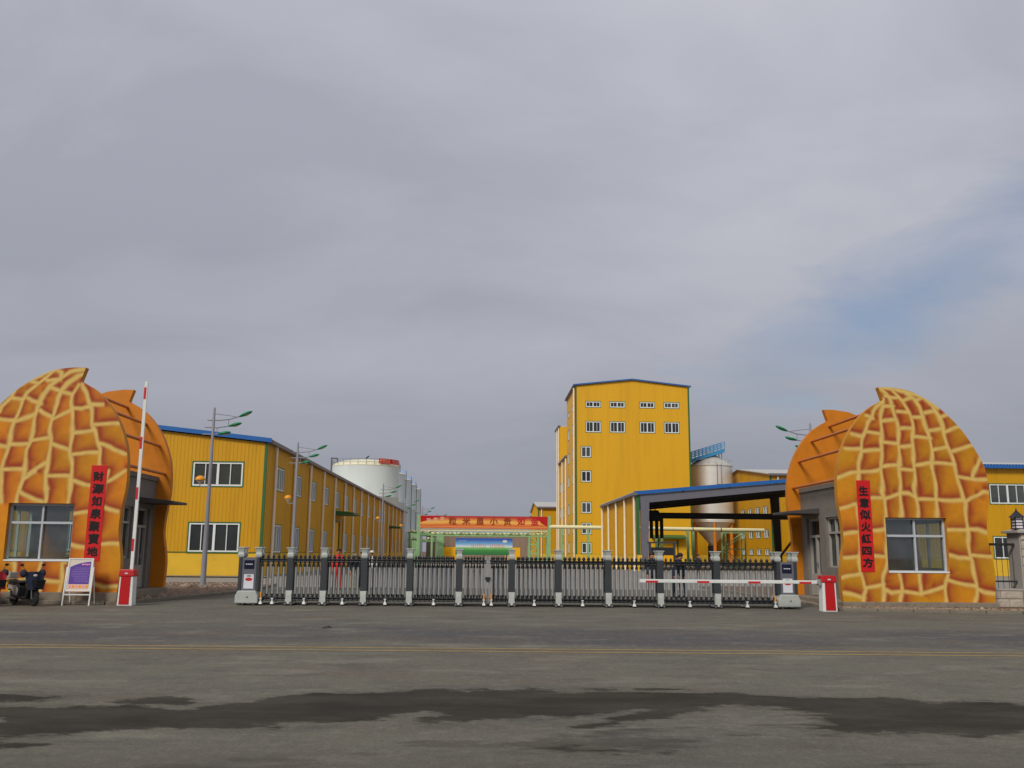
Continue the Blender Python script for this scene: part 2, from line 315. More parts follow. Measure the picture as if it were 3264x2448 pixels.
# ---------------------------------------------------------------- mesh helpers
class MB:
    def __init__(s): s.v = []; s.f = []
    def add(s, vs, fs):
        o = len(s.v); s.v += [tuple(p) for p in vs]; s.f += [tuple(i + o for i in f) for f in fs]; return s
    def box(s, x0, x1, y0, y1, z0, z1):
        return s.add([(x0, y0, z0), (x1, y0, z0), (x1, y1, z0), (x0, y1, z0), (x0, y0, z1), (x1, y0, z1), (x1, y1, z1), (x0, y1, z1)],
                     [(0, 3, 2, 1), (4, 5, 6, 7), (0, 1, 5, 4), (1, 2, 6, 5), (2, 3, 7, 6), (3, 0, 4, 7)])
    def hexa(s, b, t):
        return s.add(list(b) + list(t), [(0, 3, 2, 1), (4, 5, 6, 7), (0, 1, 5, 4), (1, 2, 6, 5), (2, 3, 7, 6), (3, 0, 4, 7)])
    def bar(s, a, b, w, h=None):
        a = Vector(a); b = Vector(b); h = h or w; d = (b - a).normalized()
        r = Vector((0, 0, 1)) if abs(d.z) < .9 else Vector((1, 0, 0))
        x = d.cross(r).normalized() * (w / 2); y = x.cross(d).normalized() * (h / 2)
        return s.hexa([a - x - y, a + x - y, a + x + y, a - x + y], [b - x - y, b + x - y, b + x + y, b - x + y])
    def tube(s, a, b, r0, r1=None, n=10):
        a = Vector(a); b = Vector(b); r1 = r0 if r1 is None else r1; d = (b - a).normalized()
        r = Vector((0, 0, 1)) if abs(d.z) < .9 else Vector((1, 0, 0))
        x = d.cross(r).normalized(); y = x.cross(d).normalized()
        vs = [a + (x * math.cos(t) + y * math.sin(t)) * r0 for t in [2 * PI * i / n for i in range(n)]]
        vs += [b + (x * math.cos(t) + y * math.sin(t)) * r1 for t in [2 * PI * i / n for i in range(n)]]
        return s.add(vs, [(i, (i + 1) % n, n + (i + 1) % n, n + i) for i in range(n)] + [tuple(range(n - 1, -1, -1)), tuple(range(n, 2 * n))])
    def path(s, pts, r, n=8):
        for a, b in zip(pts[:-1], pts[1:]): s.tube(a, b, r, r, n)
        return s
    def lathe(s, prof, n=16, c=(0, 0, 0), axis='Z'):
        vs = []
        for r, z in prof:
            for i in range(n):
                t = 2 * PI * i / n
                p = (r * math.cos(t), r * math.sin(t), z)
                if axis == 'X': p = (p[2], p[0], p[1])
                if axis == 'Y': p = (p[0], p[2], p[1])
                vs.append((p[0] + c[0], p[1] + c[1], p[2] + c[2]))
        k = len(prof)
        fs = [(j * n + i, j * n + (i + 1) % n, (j + 1) * n + (i + 1) % n, (j + 1) * n + i) for j in range(k - 1) for i in range(n)]
        fs += [tuple(range(n - 1, -1, -1)), tuple(range((k - 1) * n, k * n))]
        return s.add(vs, fs)
    def prism(s, poly, y0, y1, axis='Y'):
        n = len(poly)
        def mk(p, d): return {'Y': (p[0], d, p[1]), 'X': (d, p[0], p[1]), 'Z': (p[0], p[1], d)}[axis]
        vs = [mk(p, y0) for p in poly] + [mk(p, y1) for p in poly]
        return s.add(vs, [tuple(range(n)), tuple(range(2 * n - 1, n - 1, -1))] + [(i, (i + 1) % n, n + (i + 1) % n, n + i) for i in range(n)])
    def ball(s, c, rx, ry=None, rz=None, n=10, m=6, zcut=None):
        ry = ry or rx; rz = rz or rx; pr = []
        vs = []
        for j in range(m + 1):
            ph = -PI / 2 + PI * j / m
            for i in range(n):
                t = 2 * PI * i / n
                vs.append((c[0] + rx * math.cos(ph) * math.cos(t), c[1] + ry * math.cos(ph) * math.sin(t), c[2] + rz * math.sin(ph)))
        return s.add(vs, [(j * n + i, j * n + (i + 1) % n, (j + 1) * n + (i + 1) % n, (j + 1) * n + i) for j in range(m) for i in range(n)])
    def mesh(s, name, m=None, bevel=0, smooth=False, fix=True):
        me = bpy.data.meshes.new(name); me.from_pydata(s.v, [], s.f)
        bm = bmesh.new(); bm.from_mesh(me)
        if fix:
            bmesh.ops.remove_doubles(bm, verts=bm.verts, dist=1e-5)
            bmesh.ops.recalc_face_normals(bm, faces=bm.faces)
        if bevel:
            es = [e for e in bm.edges if len(e.link_faces) == 2 and e.calc_face_angle(0) > .5]
            bmesh.ops.bevel(bm, geom=es, offset=bevel, segments=2, affect='EDGES', profile=.5, clamp_overlap=True)
        bm.to_mesh(me); bm.free()
        if m: me.materials.append(M[m] if isinstance(m, str) else m)
        if smooth:
            for pg in me.polygons: pg.use_smooth = True
            try: me.set_sharp_from_angle(angle=math.radians(40))
            except Exception: pass
        me.update(); return me

def link(name, me, parent=None, loc=None, rot=None):
    o = bpy.data.objects.new(name, me); col.objects.link(o)
    if parent: o.parent = parent
    if loc is not None: o.location = loc
    if rot is not None: o.rotation_euler = rot if isinstance(rot, tuple) else (0, 0, rot)
    return o
def part(name, mb, m, parent, bevel=0, smooth=False, loc=None, rot=None):
    return link(name, mb.mesh(name, m, bevel, smooth), parent, loc, rot)
def thing(name, label, cat, loc=(0, 0, 0), rz=0, group=None):
    o = bpy.data.objects.new(name, None); col.objects.link(o); o.location = loc; o.rotation_euler = (0, 0, rz)
    o.empty_display_size = .3
    tag(o, label, cat, group); return o
def tag(o, label=None, cat=None, group=None, kind=None):
    if label: o['label'] = label
    if cat: o['category'] = cat
    if group: o['group'] = group
    if kind: o['kind'] = kind
    return o
def copy_tree(o, parent=None):
    c = o.copy(); col.objects.link(c); c.parent = parent
    for ch in list(o.children): copy_tree(ch, c)
    return c

def text_mesh(body, size, m, bold=.0, name='lettering', align='CENTER', layers=1):
    c = bpy.data.curves.new(name, 'FONT'); c.body = body; c.size = size; c.align_x = align; c.align_y = 'CENTER'
    o = bpy.data.objects.new(name, c); col.objects.link(o)
    dg = bpy.context.evaluated_depsgraph_get(); dg.update()
    me = bpy.data.meshes.new_from_object(o.evaluated_get(dg)); bpy.data.objects.remove(o)
    vs = [Vector(v.co) for v in me.vertices]; fs = [tuple(p.vertices) for p in me.polygons]
    bpy.data.meshes.remove(me)
    mb = MB(); k = 0
    offs = [(0, 0)] if layers == 1 else [(0, 0), (bold, bold * .35), (-bold, -bold * .35), (bold * .4, -bold), (-bold * .4, bold)]
    for dx, dy in offs:       # a brush stroke: the glyph laid over itself, each coat 0.4 mm proud
        mb.add([(v.x + dx, -.0004 * k, v.y + dy) for v in vs], fs); k += 1
    return mb.mesh(name, m, fix=False)

# wall in its own frame: u to the right, faces -Y; holes are (u0,u1,z0,z1); optional sheet ribs
def wall_mb(u0, u1, z0, ztop, holes=(), rib=0, depth=.03):
    top = ztop if callable(ztop) else (lambda u: ztop)
    us = {u0, u1}
    for h in holes: us |= {h[0], h[1]}
    prof = {}
    if rib:
        k = int((u1 - u0) / rib)
        for i in range(1, k):
            c = u0 + i * rib
            for d, y in ((-.045, 0), (-.02, -depth), (.02, -depth), (.045, 0)):
                us.add(round(c + d, 4)); prof[round(c + d, 4)] = y
    us = sorted(us)
    zs = sorted({z0} | {h[2] for h in holes} | {h[3] for h in holes})
    mb = MB()
    def Y(u): return prof.get(round(u, 4), 0.0)
    for a, b in zip(us[:-1], us[1:]):
        if b - a < 1e-5: continue
        c = (a + b) / 2
        lv = zs + [None]
        for za, zb in zip(lv[:-1], lv[1:]):
            if zb is None: ta, tb = top(a), top(b)
            else: ta = tb = zb
            zc = za + .001
            if any(h[0] < c < h[1] and h[2] <= zc < h[3] for h in holes): continue
            mb.add([(a, Y(a), za), (b, Y(b), za), (b, Y(b), tb), (a, Y(a), ta)], [(0, 1, 2, 3)])
    return mb
WINC = {}
def window(parent, loc, rz, w, h, mull, trim='green_trim', frame='upvc', pane='pane', fw=.07, name='window', transom=None):
    """frame mesh as the part, pane and trim below it; origin at the window centre, faces -Y"""
    if pane == 'pane': pane = random.choice(('pane', 'pane', 'pane_smoky', 'pane_green'))
    key = (w, h, tuple(mull), trim, frame, pane, fw, transom)
    if key not in WINC:
        f = MB(); a = w / 2; b = h / 2
        f.box(-a, a, -.02, .06, -b, -b + fw).box(-a, a, -.02, .06, b - fw, b).box(-a, -a + fw, -.02, .06, -b + fw, b - fw).box(a - fw, a, -.02, .06, -b + fw, b - fw)
        for u, t in mull: f.box(u - t / 2, u + t / 2, -.025, .055, -b + fw, b - fw)
        if transom: f.box(-a + fw, a - fw, -.03, .05, transom - .035, transom + .035)
        g = MB().box(-a + fw * .5, a - fw * .5, .062, .075, -b + fw * .5, b - fw * .5)
        t = None
        if trim:
            t = MB(); k = .07
            t.box(-a - k, a + k, -.045, .08, b, b + k).box(-a - k, a + k, -.045, .08, -b - k, -b).box(-a - k, -a, -.045, .08, -b, b).box(a, a + k, -.045, .08, -b, b)
            t = t.mesh('window_trim', trim)
        WINC[key] = (f.mesh('window', frame), g.mesh('pane', pane), t)
    fm, gm, tm = WINC[key]
    o = link(name, fm, parent, loc, rz); link('pane', gm, o)
    if tm: link('window_trim', tm, o)
    return o
def four(w): return [(-w / 4, .05), (0, .15), (w / 4, .05)]

# measured outlines in metres: painted net, panel edges, wet patches on the road
NET_R=[[(1.64,6.35),(1.33,6.01),(1.14,5.68),(0.99,5.26),(0.87,4.79),(0.77,4.26),(0.73,3.88),(0.69,3.1),(0.66,2.24),(0.64,1.39),(0.64,0.86),(0.69,0.46),(0.73,0.38),(0.69,0.19),(0.7,-0.01)],[(1.67,6.38),(1.61,6.05),(1.55,5.15),(1.48,3.98),(1.47,3.4),(1.54,3.17),(1.54,2.62),(1.5,1.79),(1.49,1.43),(1.49,1.26),(1.43,1.03),(1.36,0.78),(1.32,0.55),(1.33,0.3),(1.29,-0.03)],[(1.62,6.77),(1.79,6.56),(1.9,6.38),(2.02,5.96),(2.09,5.6),(2.12,5.16),(2.09,4.57),(2.07,3.99),(2.05,3.4),(2.04,2.63)],[(1.86,0.9),(1.87,0.61),(1.86,-0.03)],[(2.01,6.71),(2.24,6.5),(2.38,6.36),(2.53,5.97),(2.58,5.61),(2.59,5.17),(2.55,4.58),(2.54,3.99),(2.54,3.55),(2.57,3.18),(2.56,2.63)],[(2.51,0.9),(2.52,0.56),(2.5,0.26)],[(2.37,6.72),(2.68,6.45),(2.84,6.18),(2.99,5.77),(3.11,5.32),(3.14,4.73),(3.17,4.29),(3.18,3.85),(3.2,3.27),(3.2,2.64)],[(2.96,6.48),(3.27,6.19),(3.45,5.86),(3.57,5.48),(3.69,5.03),(3.8,4.59),(3.89,4.15),(3.97,3.72),(4.03,3.25),(4.13,3.05),(4.16,2.7),(4.11,2.27),(4.11,1.85),(4.15,1.48),(4.22,1.25),(4.23,0.91),(4.27,0.58),(4.23,-0.01)],[(1.56,6.79),(2.1,6.77),(2.55,6.64),(2.96,6.48),(3.27,6.26),(3.47,6.1)],[(0.58,5.27),(0.9,5.17)],[(0.31,4.8),(0.87,4.81)],[(0.05,3.87),(0.74,4.03)],[(0.09,2.86),(0.59,3.05)],[(0.16,2.08),(0.63,2.12)],[(0.1,1.36),(0.62,1.4)],[(0.02,0.7),(0.61,0.88)],[(0.09,0.26),(0.71,0.08)],[(1.09,5.89),(1.28,5.8)],[(1.08,5.31),(1.53,5.29)],[(0.87,4.73),(1.49,4.73)],[(0.74,4.03),(1.49,4.15)],[(1.1,3.19),(1.49,3.22)],[(1.1,2.22),(1.5,2.25)],[(1.08,1.38),(1.49,1.38)],[(0.7,0.42),(1.35,0.55)],[(1.67,6.15),(2.0,6.16)],[(1.62,5.72),(2.08,5.72)],[(1.54,5.01),(2.12,5.0)],[(1.49,4.21),(2.09,4.26)],[(1.54,3.2),(1.79,3.33),(2.06,3.39)],[(1.36,0.39),(1.56,0.28),(1.85,0.28)],[(1.75,6.5),(1.99,6.46),(2.21,6.5)],[(2.14,5.99),(2.5,6.01)],[(2.16,5.44),(2.57,5.45)],[(2.13,4.89),(2.57,4.9)],[(2.08,4.13),(2.55,4.14)],[(2.06,3.4),(2.35,3.36),(2.55,3.24)],[(1.88,0.29),(2.5,0.26)],[(2.38,6.39),(2.56,6.48),(2.65,6.48)],[(2.64,5.85),(2.97,5.87)],[(2.62,5.17),(3.16,5.17)],[(2.59,4.31),(3.18,4.35)],[(2.6,3.16),(3.2,3.21)],[(2.77,6.39),(3.01,6.47)],[(3.01,5.99),(3.37,6.02)],[(3.15,5.43),(3.54,5.48)],[(3.19,4.76),(3.68,4.91)],[(3.19,4.33),(3.87,4.34)],[(3.22,3.21),(4.02,3.16)],[(2.5,0.28),(2.84,0.37),(3.28,0.46)],[(3.4,0.88),(3.32,0.62),(3.28,0.4),(3.27,-0.02)],[(3.33,0.67),(3.73,0.6),(4.22,0.53)],[(3.51,5.82),(3.91,5.96)],[(3.65,5.36),(4.24,5.56)],[(3.79,4.75),(4.55,4.93)],[(3.99,3.92),(4.87,3.84)],[(4.44,3.93),(4.55,4.22),(4.78,4.54)],[(4.13,3.11),(4.47,3.31),(4.79,3.49),(4.96,3.46)],[(4.13,2.3),(4.45,2.28),(4.76,2.15)],[(4.17,1.42),(4.85,1.45)],[(4.24,0.46),(4.52,0.33),(4.89,0.24)],[(3.5,2.21),(4.12,2.27)],[(3.48,1.47),(3.79,1.37),(4.19,1.32)]]
NET_L=[[(1.62,6.3),(1.51,6.04),(1.35,5.65),(1.23,5.31),(1.13,4.96),(1.03,4.6),(0.92,4.24),(0.87,3.84)],[(1.74,6.28),(1.86,5.98),(1.86,5.64),(1.84,5.31),(1.81,4.83),(1.77,4.35),(1.73,3.88),(1.71,3.41),(1.69,3.03)],[(1.58,6.64),(1.79,6.57),(2.05,6.32),(2.22,6.07),(2.34,5.85),(2.4,5.54),(2.41,5.18),(2.43,4.82),(2.43,4.34),(2.42,3.87),(2.42,3.4),(2.39,3.03)],[(1.62,6.77),(2.03,6.64),(2.3,6.41),(2.58,6.19),(2.77,5.9),(2.88,5.58),(2.98,5.24),(2.99,4.81),(3.02,4.45),(3.09,4.22),(3.08,3.86),(3.14,3.58),(3.17,3.02)],[(2.42,6.73),(2.68,6.51),(2.99,6.28),(3.27,6.01),(3.41,5.72),(3.48,5.28),(3.54,4.97),(3.64,4.57),(3.71,4.33),(3.74,3.97),(3.76,3.5),(3.76,3.01)],[(2.42,6.73),(2.83,6.6),(3.24,6.4),(3.64,6.13),(3.77,5.86),(4.0,5.57),(4.03,5.42)],[(1.33,5.63),(0.93,5.67)],[(1.11,5.05),(0.45,5.04)],[(0.92,4.41),(0.54,4.34),(0.12,4.13)],[(0.56,3.28),(0.08,3.59)],[(1.83,5.5),(1.55,5.48),(1.3,5.58)],[(1.77,4.78),(1.14,4.86)],[(1.68,4.11),(0.96,4.15)],[(1.73,3.31),(1.06,3.18)],[(2.22,6.05),(1.88,5.98)],[(2.39,5.18),(1.88,5.45)],[(2.39,4.39),(1.81,4.28)],[(2.39,3.47),(1.73,3.41)],[(2.55,6.12),(2.24,6.06)],[(2.62,6.35),(2.29,6.39)],[(2.81,5.44),(2.42,5.25)],[(2.98,4.53),(2.47,4.58)],[(3.04,3.46),(2.47,3.84)],[(3.24,6.4),(2.99,6.28)],[(3.25,5.82),(3.01,5.7),(2.81,5.63)],[(3.46,5.07),(2.99,5.31)],[(3.64,4.4),(3.07,4.43)],[(3.7,3.64),(3.12,3.6)],[(3.77,5.86),(3.41,5.79)],[(4.01,5.18),(3.74,5.11),(3.51,5.09)],[(3.92,4.32),(3.7,4.3)],[(2.42,6.73),(2.27,6.59),(2.27,6.41)],[(2.8,6.46),(2.62,6.34)],[(0.63,3.62),(0.74,2.36),(0.86,1.12),(0.91,0.88),(0.88,0.39),(0.8,-0.04)],[(1.7,3.6),(1.68,3.1),(1.68,2.6),(1.64,1.36),(1.62,0.9),(1.72,0.87),(1.71,0.43),(1.7,-0.05)],[(2.45,3.59),(2.42,3.09),(2.42,2.62)],[(3.15,3.46),(3.19,3.08),(3.23,2.63)],[(3.76,3.35),(3.74,2.63)],[(3.13,2.96),(2.76,2.76),(2.53,2.63)],[(3.16,3.31),(2.77,3.59)],[(0.58,2.5),(0.2,2.41)],[(0.6,1.4),(0.12,1.41)],[(0.83,0.29),(0.43,0.18),(0.09,0.17)],[(1.6,2.3),(1.09,2.34)],[(1.6,1.39),(1.07,1.34)],[(3.15,0.91),(3.14,0.42),(3.14,-0.06)],[(2.33,0.91),(2.33,0.62),(2.31,-0.05)],[(3.49,0.35),(3.13,0.37)],[(3.08,0.3),(2.33,0.38)],[(2.3,0.36),(1.74,0.32)]]
EDGE_IN=[(0.04, 0.0), (0.01, 0.34), (0.0, 0.79), (0.03, 1.15), (0.09, 1.47), (0.14, 1.79), (0.14, 2.11), (0.12, 2.39), (0.08, 2.71), (0.03, 3.08), (0.02, 3.5), (0.04, 3.88), (0.1, 4.3), (0.23, 4.73), (0.42, 5.16), (0.66, 5.54), (0.97, 5.91), (1.27, 6.15), (1.68, 6.38), (1.55, 6.8)]
EDGE_OUT=[(4.84, 0.02), (4.88, 0.38), (4.91, 0.79), (4.89, 1.15), (4.85, 1.47), (4.79, 1.74), (4.76, 2.02), (4.76, 2.3), (4.81, 2.67), (4.88, 3.09), (4.92, 3.46), (4.91, 3.84), (4.86, 4.17), (4.77, 4.43), (4.64, 4.69), (4.47, 5.0), (4.26, 5.33), (4.0, 5.66), (3.68, 5.99), (3.36, 6.26), (2.99, 6.49), (2.57, 6.69), (2.18, 6.77), (1.8, 6.81)]
WET=[[(-5.25,10.51),(-5.11,10.51),(-4.6,10.45),(-4.35,10.6),(-3.68,10.62),(-3.26,10.45),(-3.0,10.56),(-2.84,10.8),(-2.57,10.96),(-2.37,11.22),(-2.14,11.4),(-1.57,11.54),(-1.04,11.8),(-0.48,11.85),(-0.23,11.73),(0.11,11.99),(0.4,11.88),(0.83,11.82),(1.55,11.88),(1.96,11.79),(2.81,11.76),(3.51,11.59),(3.69,11.38),(4.09,11.39),(4.56,11.46),(5.22,11.42),(5.22,11.08),(5.73,11.26),(6.27,10.94),(6.41,10.78),(5.41,9.15),(5.21,9.14),(4.59,9.08),(4.08,9.18),(3.43,9.23),(3.26,9.65),(3.64,9.92),(3.73,10.34),(3.55,10.56),(3.16,10.73),(2.7,10.77),(2.39,10.53),(1.89,10.09),(1.5,9.75),(1.1,9.31),(0.83,9.33),(1.09,9.68),(1.42,10.01),(1.76,10.44),(1.39,10.29),(1.09,10.07),(0.7,10.0),(0.34,9.92),(-0.04,9.85),(-0.39,9.65),(-0.71,9.71),(-0.52,9.97),(-0.24,10.11),(-0.54,10.32),(-0.89,10.1),(-1.1,9.89),(-1.46,9.65),(-1.8,9.62),(-2.17,9.47),(-2.39,9.31),(-2.65,9.23),(-3.21,9.3),(-3.62,9.26),(-3.91,9.17),(-4.06,8.95),(-4.25,8.79),(-4.34,8.74)],[(-5.66,11.39),(-5.39,11.49),(-5.03,11.28),(-4.73,11.07),(-4.95,10.95),(-5.44,10.97)],[(-4.11,11.01),(-3.92,11.26),(-3.7,11.39),(-3.37,11.19),(-3.14,10.95),(-3.27,10.71),(-3.62,10.78),(-3.97,10.85)],[(0.35,12.05),(0.99,12.03),(1.66,12.1),(1.51,12.01),(0.84,11.93),(0.41,11.96)],[(2.06,12.05),(2.4,12.1),(2.71,12.07),(2.43,11.98)],[(0.5,8.53),(0.9,8.54),(1.18,8.46),(1.43,8.39),(1.32,8.31),(0.89,8.38),(0.69,8.4)],[(1.5,8.47),(1.63,8.49),(1.72,8.36),(1.6,8.32)],[(-4.22,8.59),(-4.03,8.67),(-3.85,8.59),(-3.98,8.5),(-4.15,8.45)]]

# ---------------------------------------------------------------- ground, road, verges
def sd_poly(px, py, poly):
    d = np.full(px.shape, 1e9); ins = np.zeros(px.shape, bool); n = len(poly)
    for i in range(n):
        ax_, ay = poly[i]; bx_, by = poly[(i + 1) % n]
        ex, ey = bx_ - ax_, by - ay; wx, wy = px - ax_, py - ay
        t = np.clip((wx * ex + wy * ey) / (ex * ex + ey * ey + 1e-9), 0, 1)
        d = np.minimum(d, np.hypot(wx - ex * t, wy - ey * t))
        c = ((ay <= py) != (by <= py)) & (px < ex * (py - ay) / (ey if abs(ey) > 1e-9 else 1e-9) + ax_)
        ins ^= c
    return np.where(ins, d, -d)
def sheet(name, m, x0, x1, y0, y1, z):
    o = link(name, MB().add([(x0, y0, z), (x1, y0, z), (x1, y1, z), (x0, y1, z)], [(0, 1, 2, 3)]).mesh(name, m, fix=False))
    return tag(o, kind='structure')
sheet('ground', 'soil', -1500, 1500, -400, 2600, -.03)
sheet('yard', 'yard', -160, 160, 39, 330, -.008)
xs = np.concatenate([np.linspace(-250, -9, 12)[:-1], np.arange(-9, 9.01, .1), np.linspace(9, 250, 12)[1:]])
ys = np.concatenate([np.linspace(-25, 4.8, 5)[:-1], np.arange(4.8, 14.01, .1), np.linspace(14, 44, 8)[1:]])
gx, gy = np.meshgrid(xs, ys); wet = np.full(gx.shape, -1.0)
near = (np.abs(gx) < 9.5) & (gy < 14.5) & (gy > 4)
w_ = np.full(near.sum(), -1.0)
for pl in WET: w_ = np.maximum(w_, sd_poly(gx[near], gy[near], pl))
wet[near] = np.clip(w_, -1, .6)
nx, ny = len(xs), len(ys)
me = bpy.data.meshes.new('road')
me.from_pydata([(float(a), float(b), 0.0) for a, b in zip(gx.ravel(), gy.ravel())], [], [(j * nx + i, j * nx + i + 1, (j + 1) * nx + i + 1, (j + 1) * nx + i) for j in range(ny - 1) for i in range(nx - 1)])
at = me.attributes.new('wet', 'FLOAT', 'POINT'); at.data.foreach_set('value', wet.ravel().astype(np.float32))
me.materials.append(M['asphalt']); road = tag(link('road', me), kind='structure')
# double centre line, slightly askew to the gate
for k, (a, b) in enumerate((((-8.4, 17.06), (9.59, 16.58)), ((-8.15, 16.60), (9.33, 16.12)))):
    d = (Vector(b) - Vector(a)).normalized(); n = Vector((-d.y, d.x)) * .06; p0 = Vector(a) - d * 150; p1 = Vector(b) + d * 150
    mb = MB(); N_ = 60
    for i in range(N_):
        q0 = p0.lerp(p1, i / N_); q1 = p0.lerp(p1, (i + 1) / N_)
        mb.add([(*(q0 - n), .004), (*(q1 - n), .004), (*(q1 + n), .004), (*(q0 + n), .004)], [(0, 1, 2, 3)])
    link('centre_line', mb.mesh('centre_line', 'line_yellow'), road)

def verge(name, poly, h, seed):
    bm = bmesh.new(); vs = [bm.verts.new((x, y, h)) for x, y in poly]; bm.faces.new(vs)
    bmesh.ops.triangulate(bm, faces=bm.faces)
    me = bpy.data.meshes.new(name); bm.to_mesh(me); bm.free(); me.materials.append(M['soil'])
    return tag(link(name, me), kind='structure')
VL = [(-220, 29.1), (-11.25, 29.1), (-10.95, 29.35), (-10.75, 30.5), (-10.25, 33.2), (-9.6, 36.7), (-9.5, 41), (-9.8, 45), (-11, 46.3), (-220, 46.3)]
VR = [(11.05, 28.55), (16.05, 27.75), (24, 26.6), (220, 26.4), (220, 47), (11.05, 47)]
verge('verge_left', VL, .10, 1); verge('verge_right', VR, .09, 2)
def kerb_run(name, pts, x_lim, h):
    root = tag(bpy.data.objects.new(name, None), kind='structure'); col.objects.link(root)
    stone = MB().box(0, .985, -.075, .075, 0, h).mesh('kerb_stone', 'kerb', bevel=.015)
    acc = 0
    for a, b in zip(pts[:-1], pts[1:]):
        a = Vector(a); b = Vector(b); L_ = (b - a).length; d = (b - a) / L_; k = max(1, round(L_)); s = L_ / k
        for i in range(k):
            p = a + d * (s * i)
            if abs(p.x) > x_lim: continue
            o = link('kerb_stone', stone, root, (p.x, p.y, -.002 + random.uniform(-.012, .006)), math.atan2(d.y, d.x) + random.uniform(-.012, .012)); o.scale = (s * .995, 1, 1)
    return root
kerb_run('kerb_left', [(-60, 29.02), (-11.3, 29.02), (-10.9, 29.25), (-10.67, 30.5), (-10.17, 33.2), (-9.52, 36.7), (-9.42, 41), (-9.72, 45.05), (-10.95, 46.38), (-40, 46.38)], 24, .115)
kerb_run('kerb_right', [(10.97, 47), (10.97, 28.5), (16.05, 27.67), (24, 26.52), (60, 26.3)], 28, .105)
# loose spoil on the verges: nobody could count it
rng = random.Random(3)
mb = MB()
def clod(x, y, z, r):
    pts = []
    for t in range(6): pts.append((x + r * rng.uniform(.6, 1.2) * math.cos(t * PI / 3), y + r * rng.uniform(.6, 1.2) * math.sin(t * PI / 3), z))
    tp = (x + rng.uniform(-.3, .3) * r, y + rng.uniform(-.3, .3) * r, z + r * rng.uniform(.5, .95))
    mb.add(pts + [tp], [(i, (i + 1) % 6, 6) for i in range(6)])
for i in range(700):
    x = -9.9 - abs(rng.gauss(0, 3.2)); y = rng.uniform(30, 45.5)
    if x > -10.6 + (y - 31) * .1 and y < 38: continue
    clod(x, y, .095, rng.uniform(.02, .09) if rng.random() < .93 else rng.uniform(.12, .28))
for i in range(420):
    x = rng.uniform(11.2, 17.6); y = 28.62 - (x - 11.05) * .16 + rng.uniform(.05, .75)
    clod(x, y, .085, rng.uniform(.015, .06))
for i in range(160): clod(rng.uniform(10.95, 11.6) , rng.uniform(28.7, 33), .085, rng.uniform(.02, .08))
tag(link('loose_soil', mb.mesh('loose_soil', 'rubble', fix=False)), 'crumbs of dry soil and rubble scattered over the verges', 'soil', kind='stuff')
sheet('apron', 'concrete', -60, -13.0, 57.6, 59.9, .05)

# ---------------------------------------------------------------- peanut gatehouses
def interp_edge(edge, z):
    zs = np.array([p[1] for p in edge]); us = np.array([p[0] for p in edge]); return np.interp(z, zs, us)
# a smooth curve through the measured outline
def smooth_edge(edge, keep_tail=2):
    body = edge[:-keep_tail] if keep_tail else edge; out = []
    n = len(body)
    for i in range(n - 1):
        p0 = body[max(i - 1, 0)]; p1 = body[i]; p2 = body[i + 1]; p3 = body[min(i + 2, n - 1)]
        for k in range(6):
            t = k / 6
            f = lambda a, b, c, d: .5 * (2 * b + (c - a) * t + (2 * a - 5 * b + 4 * c - d) * t * t + (3 * b - a - 3 * c + d) * t ** 3)
            out.append((f(p0[0], p1[0], p2[0], p3[0]), f(p0[1], p1[1], p2[1], p3[1])))
    return out + body[-1:] + (edge[-keep_tail:] if keep_tail else [])
E_IN = smooth_edge(EDGE_IN); E_OUT = smooth_edge(EDGE_OUT, 0)
E_OUT[0] = (E_OUT[0][0], 0.0)
def colour_field(u, z, net, mir, seed):
    best = np.full(u.shape, 1e9); red_low = np.zeros(u.shape)
    fine = []
    for l in net:
        for (a, b) in zip(l[:-1], l[1:]): fine.append((a, b))
    wob = .035 * np.sin(u * 5.1 + seed) * np.cos(z * 4.3 + seed * 2) + .02 * np.sin(u * 11 + z * 7)
    uu = u + wob; zz_ = z + .03 * np.sin(u * 4.1 + z * 3.3 + seed)
    for (a, b) in fine:
        ex, ez = b[0] - a[0], b[1] - a[1]
        t = np.clip(((uu - a[0]) * ex + (zz_ - a[1]) * ez) / (ex * ex + ez * ez + 1e-9), 0, 1)
        dx, dz = a[0] + ex * t - uu, a[1] + ez * t - zz_
        d = np.hypot(dx, dz); k = d < best
        best[k] = d[k]
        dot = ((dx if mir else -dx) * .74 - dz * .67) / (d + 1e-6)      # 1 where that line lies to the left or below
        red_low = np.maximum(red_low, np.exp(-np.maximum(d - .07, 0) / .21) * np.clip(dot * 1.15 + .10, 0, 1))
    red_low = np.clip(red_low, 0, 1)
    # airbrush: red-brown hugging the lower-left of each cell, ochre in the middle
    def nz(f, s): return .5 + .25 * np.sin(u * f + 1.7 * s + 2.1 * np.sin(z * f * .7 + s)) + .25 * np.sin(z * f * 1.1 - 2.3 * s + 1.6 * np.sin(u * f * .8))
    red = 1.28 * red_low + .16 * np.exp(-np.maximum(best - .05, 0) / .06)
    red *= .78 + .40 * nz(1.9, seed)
    red = np.clip(red, 0, 1)
    line = np.clip((.085 - best) / .07, 0, 1) * .86
    line = np.clip(line + .25 * np.clip((.13 - best) / .1, 0, 1), 0, 1)
    orange = np.array(PAINT[0]); ochre = np.array(PAINT[1]); rb = np.array(PAINT[2]); cream = np.array(PAINT[3])
    o = np.clip(nz(1.3, seed + 3) + (-.28 if mir else .12), 0, 1)[..., None]; base = orange * (1 - o) + ochre * o
    c = base * (1 - red[..., None]) + rb * red[..., None]
    c = c * (1 - line[..., None]) + cream * line[..., None]
    return c
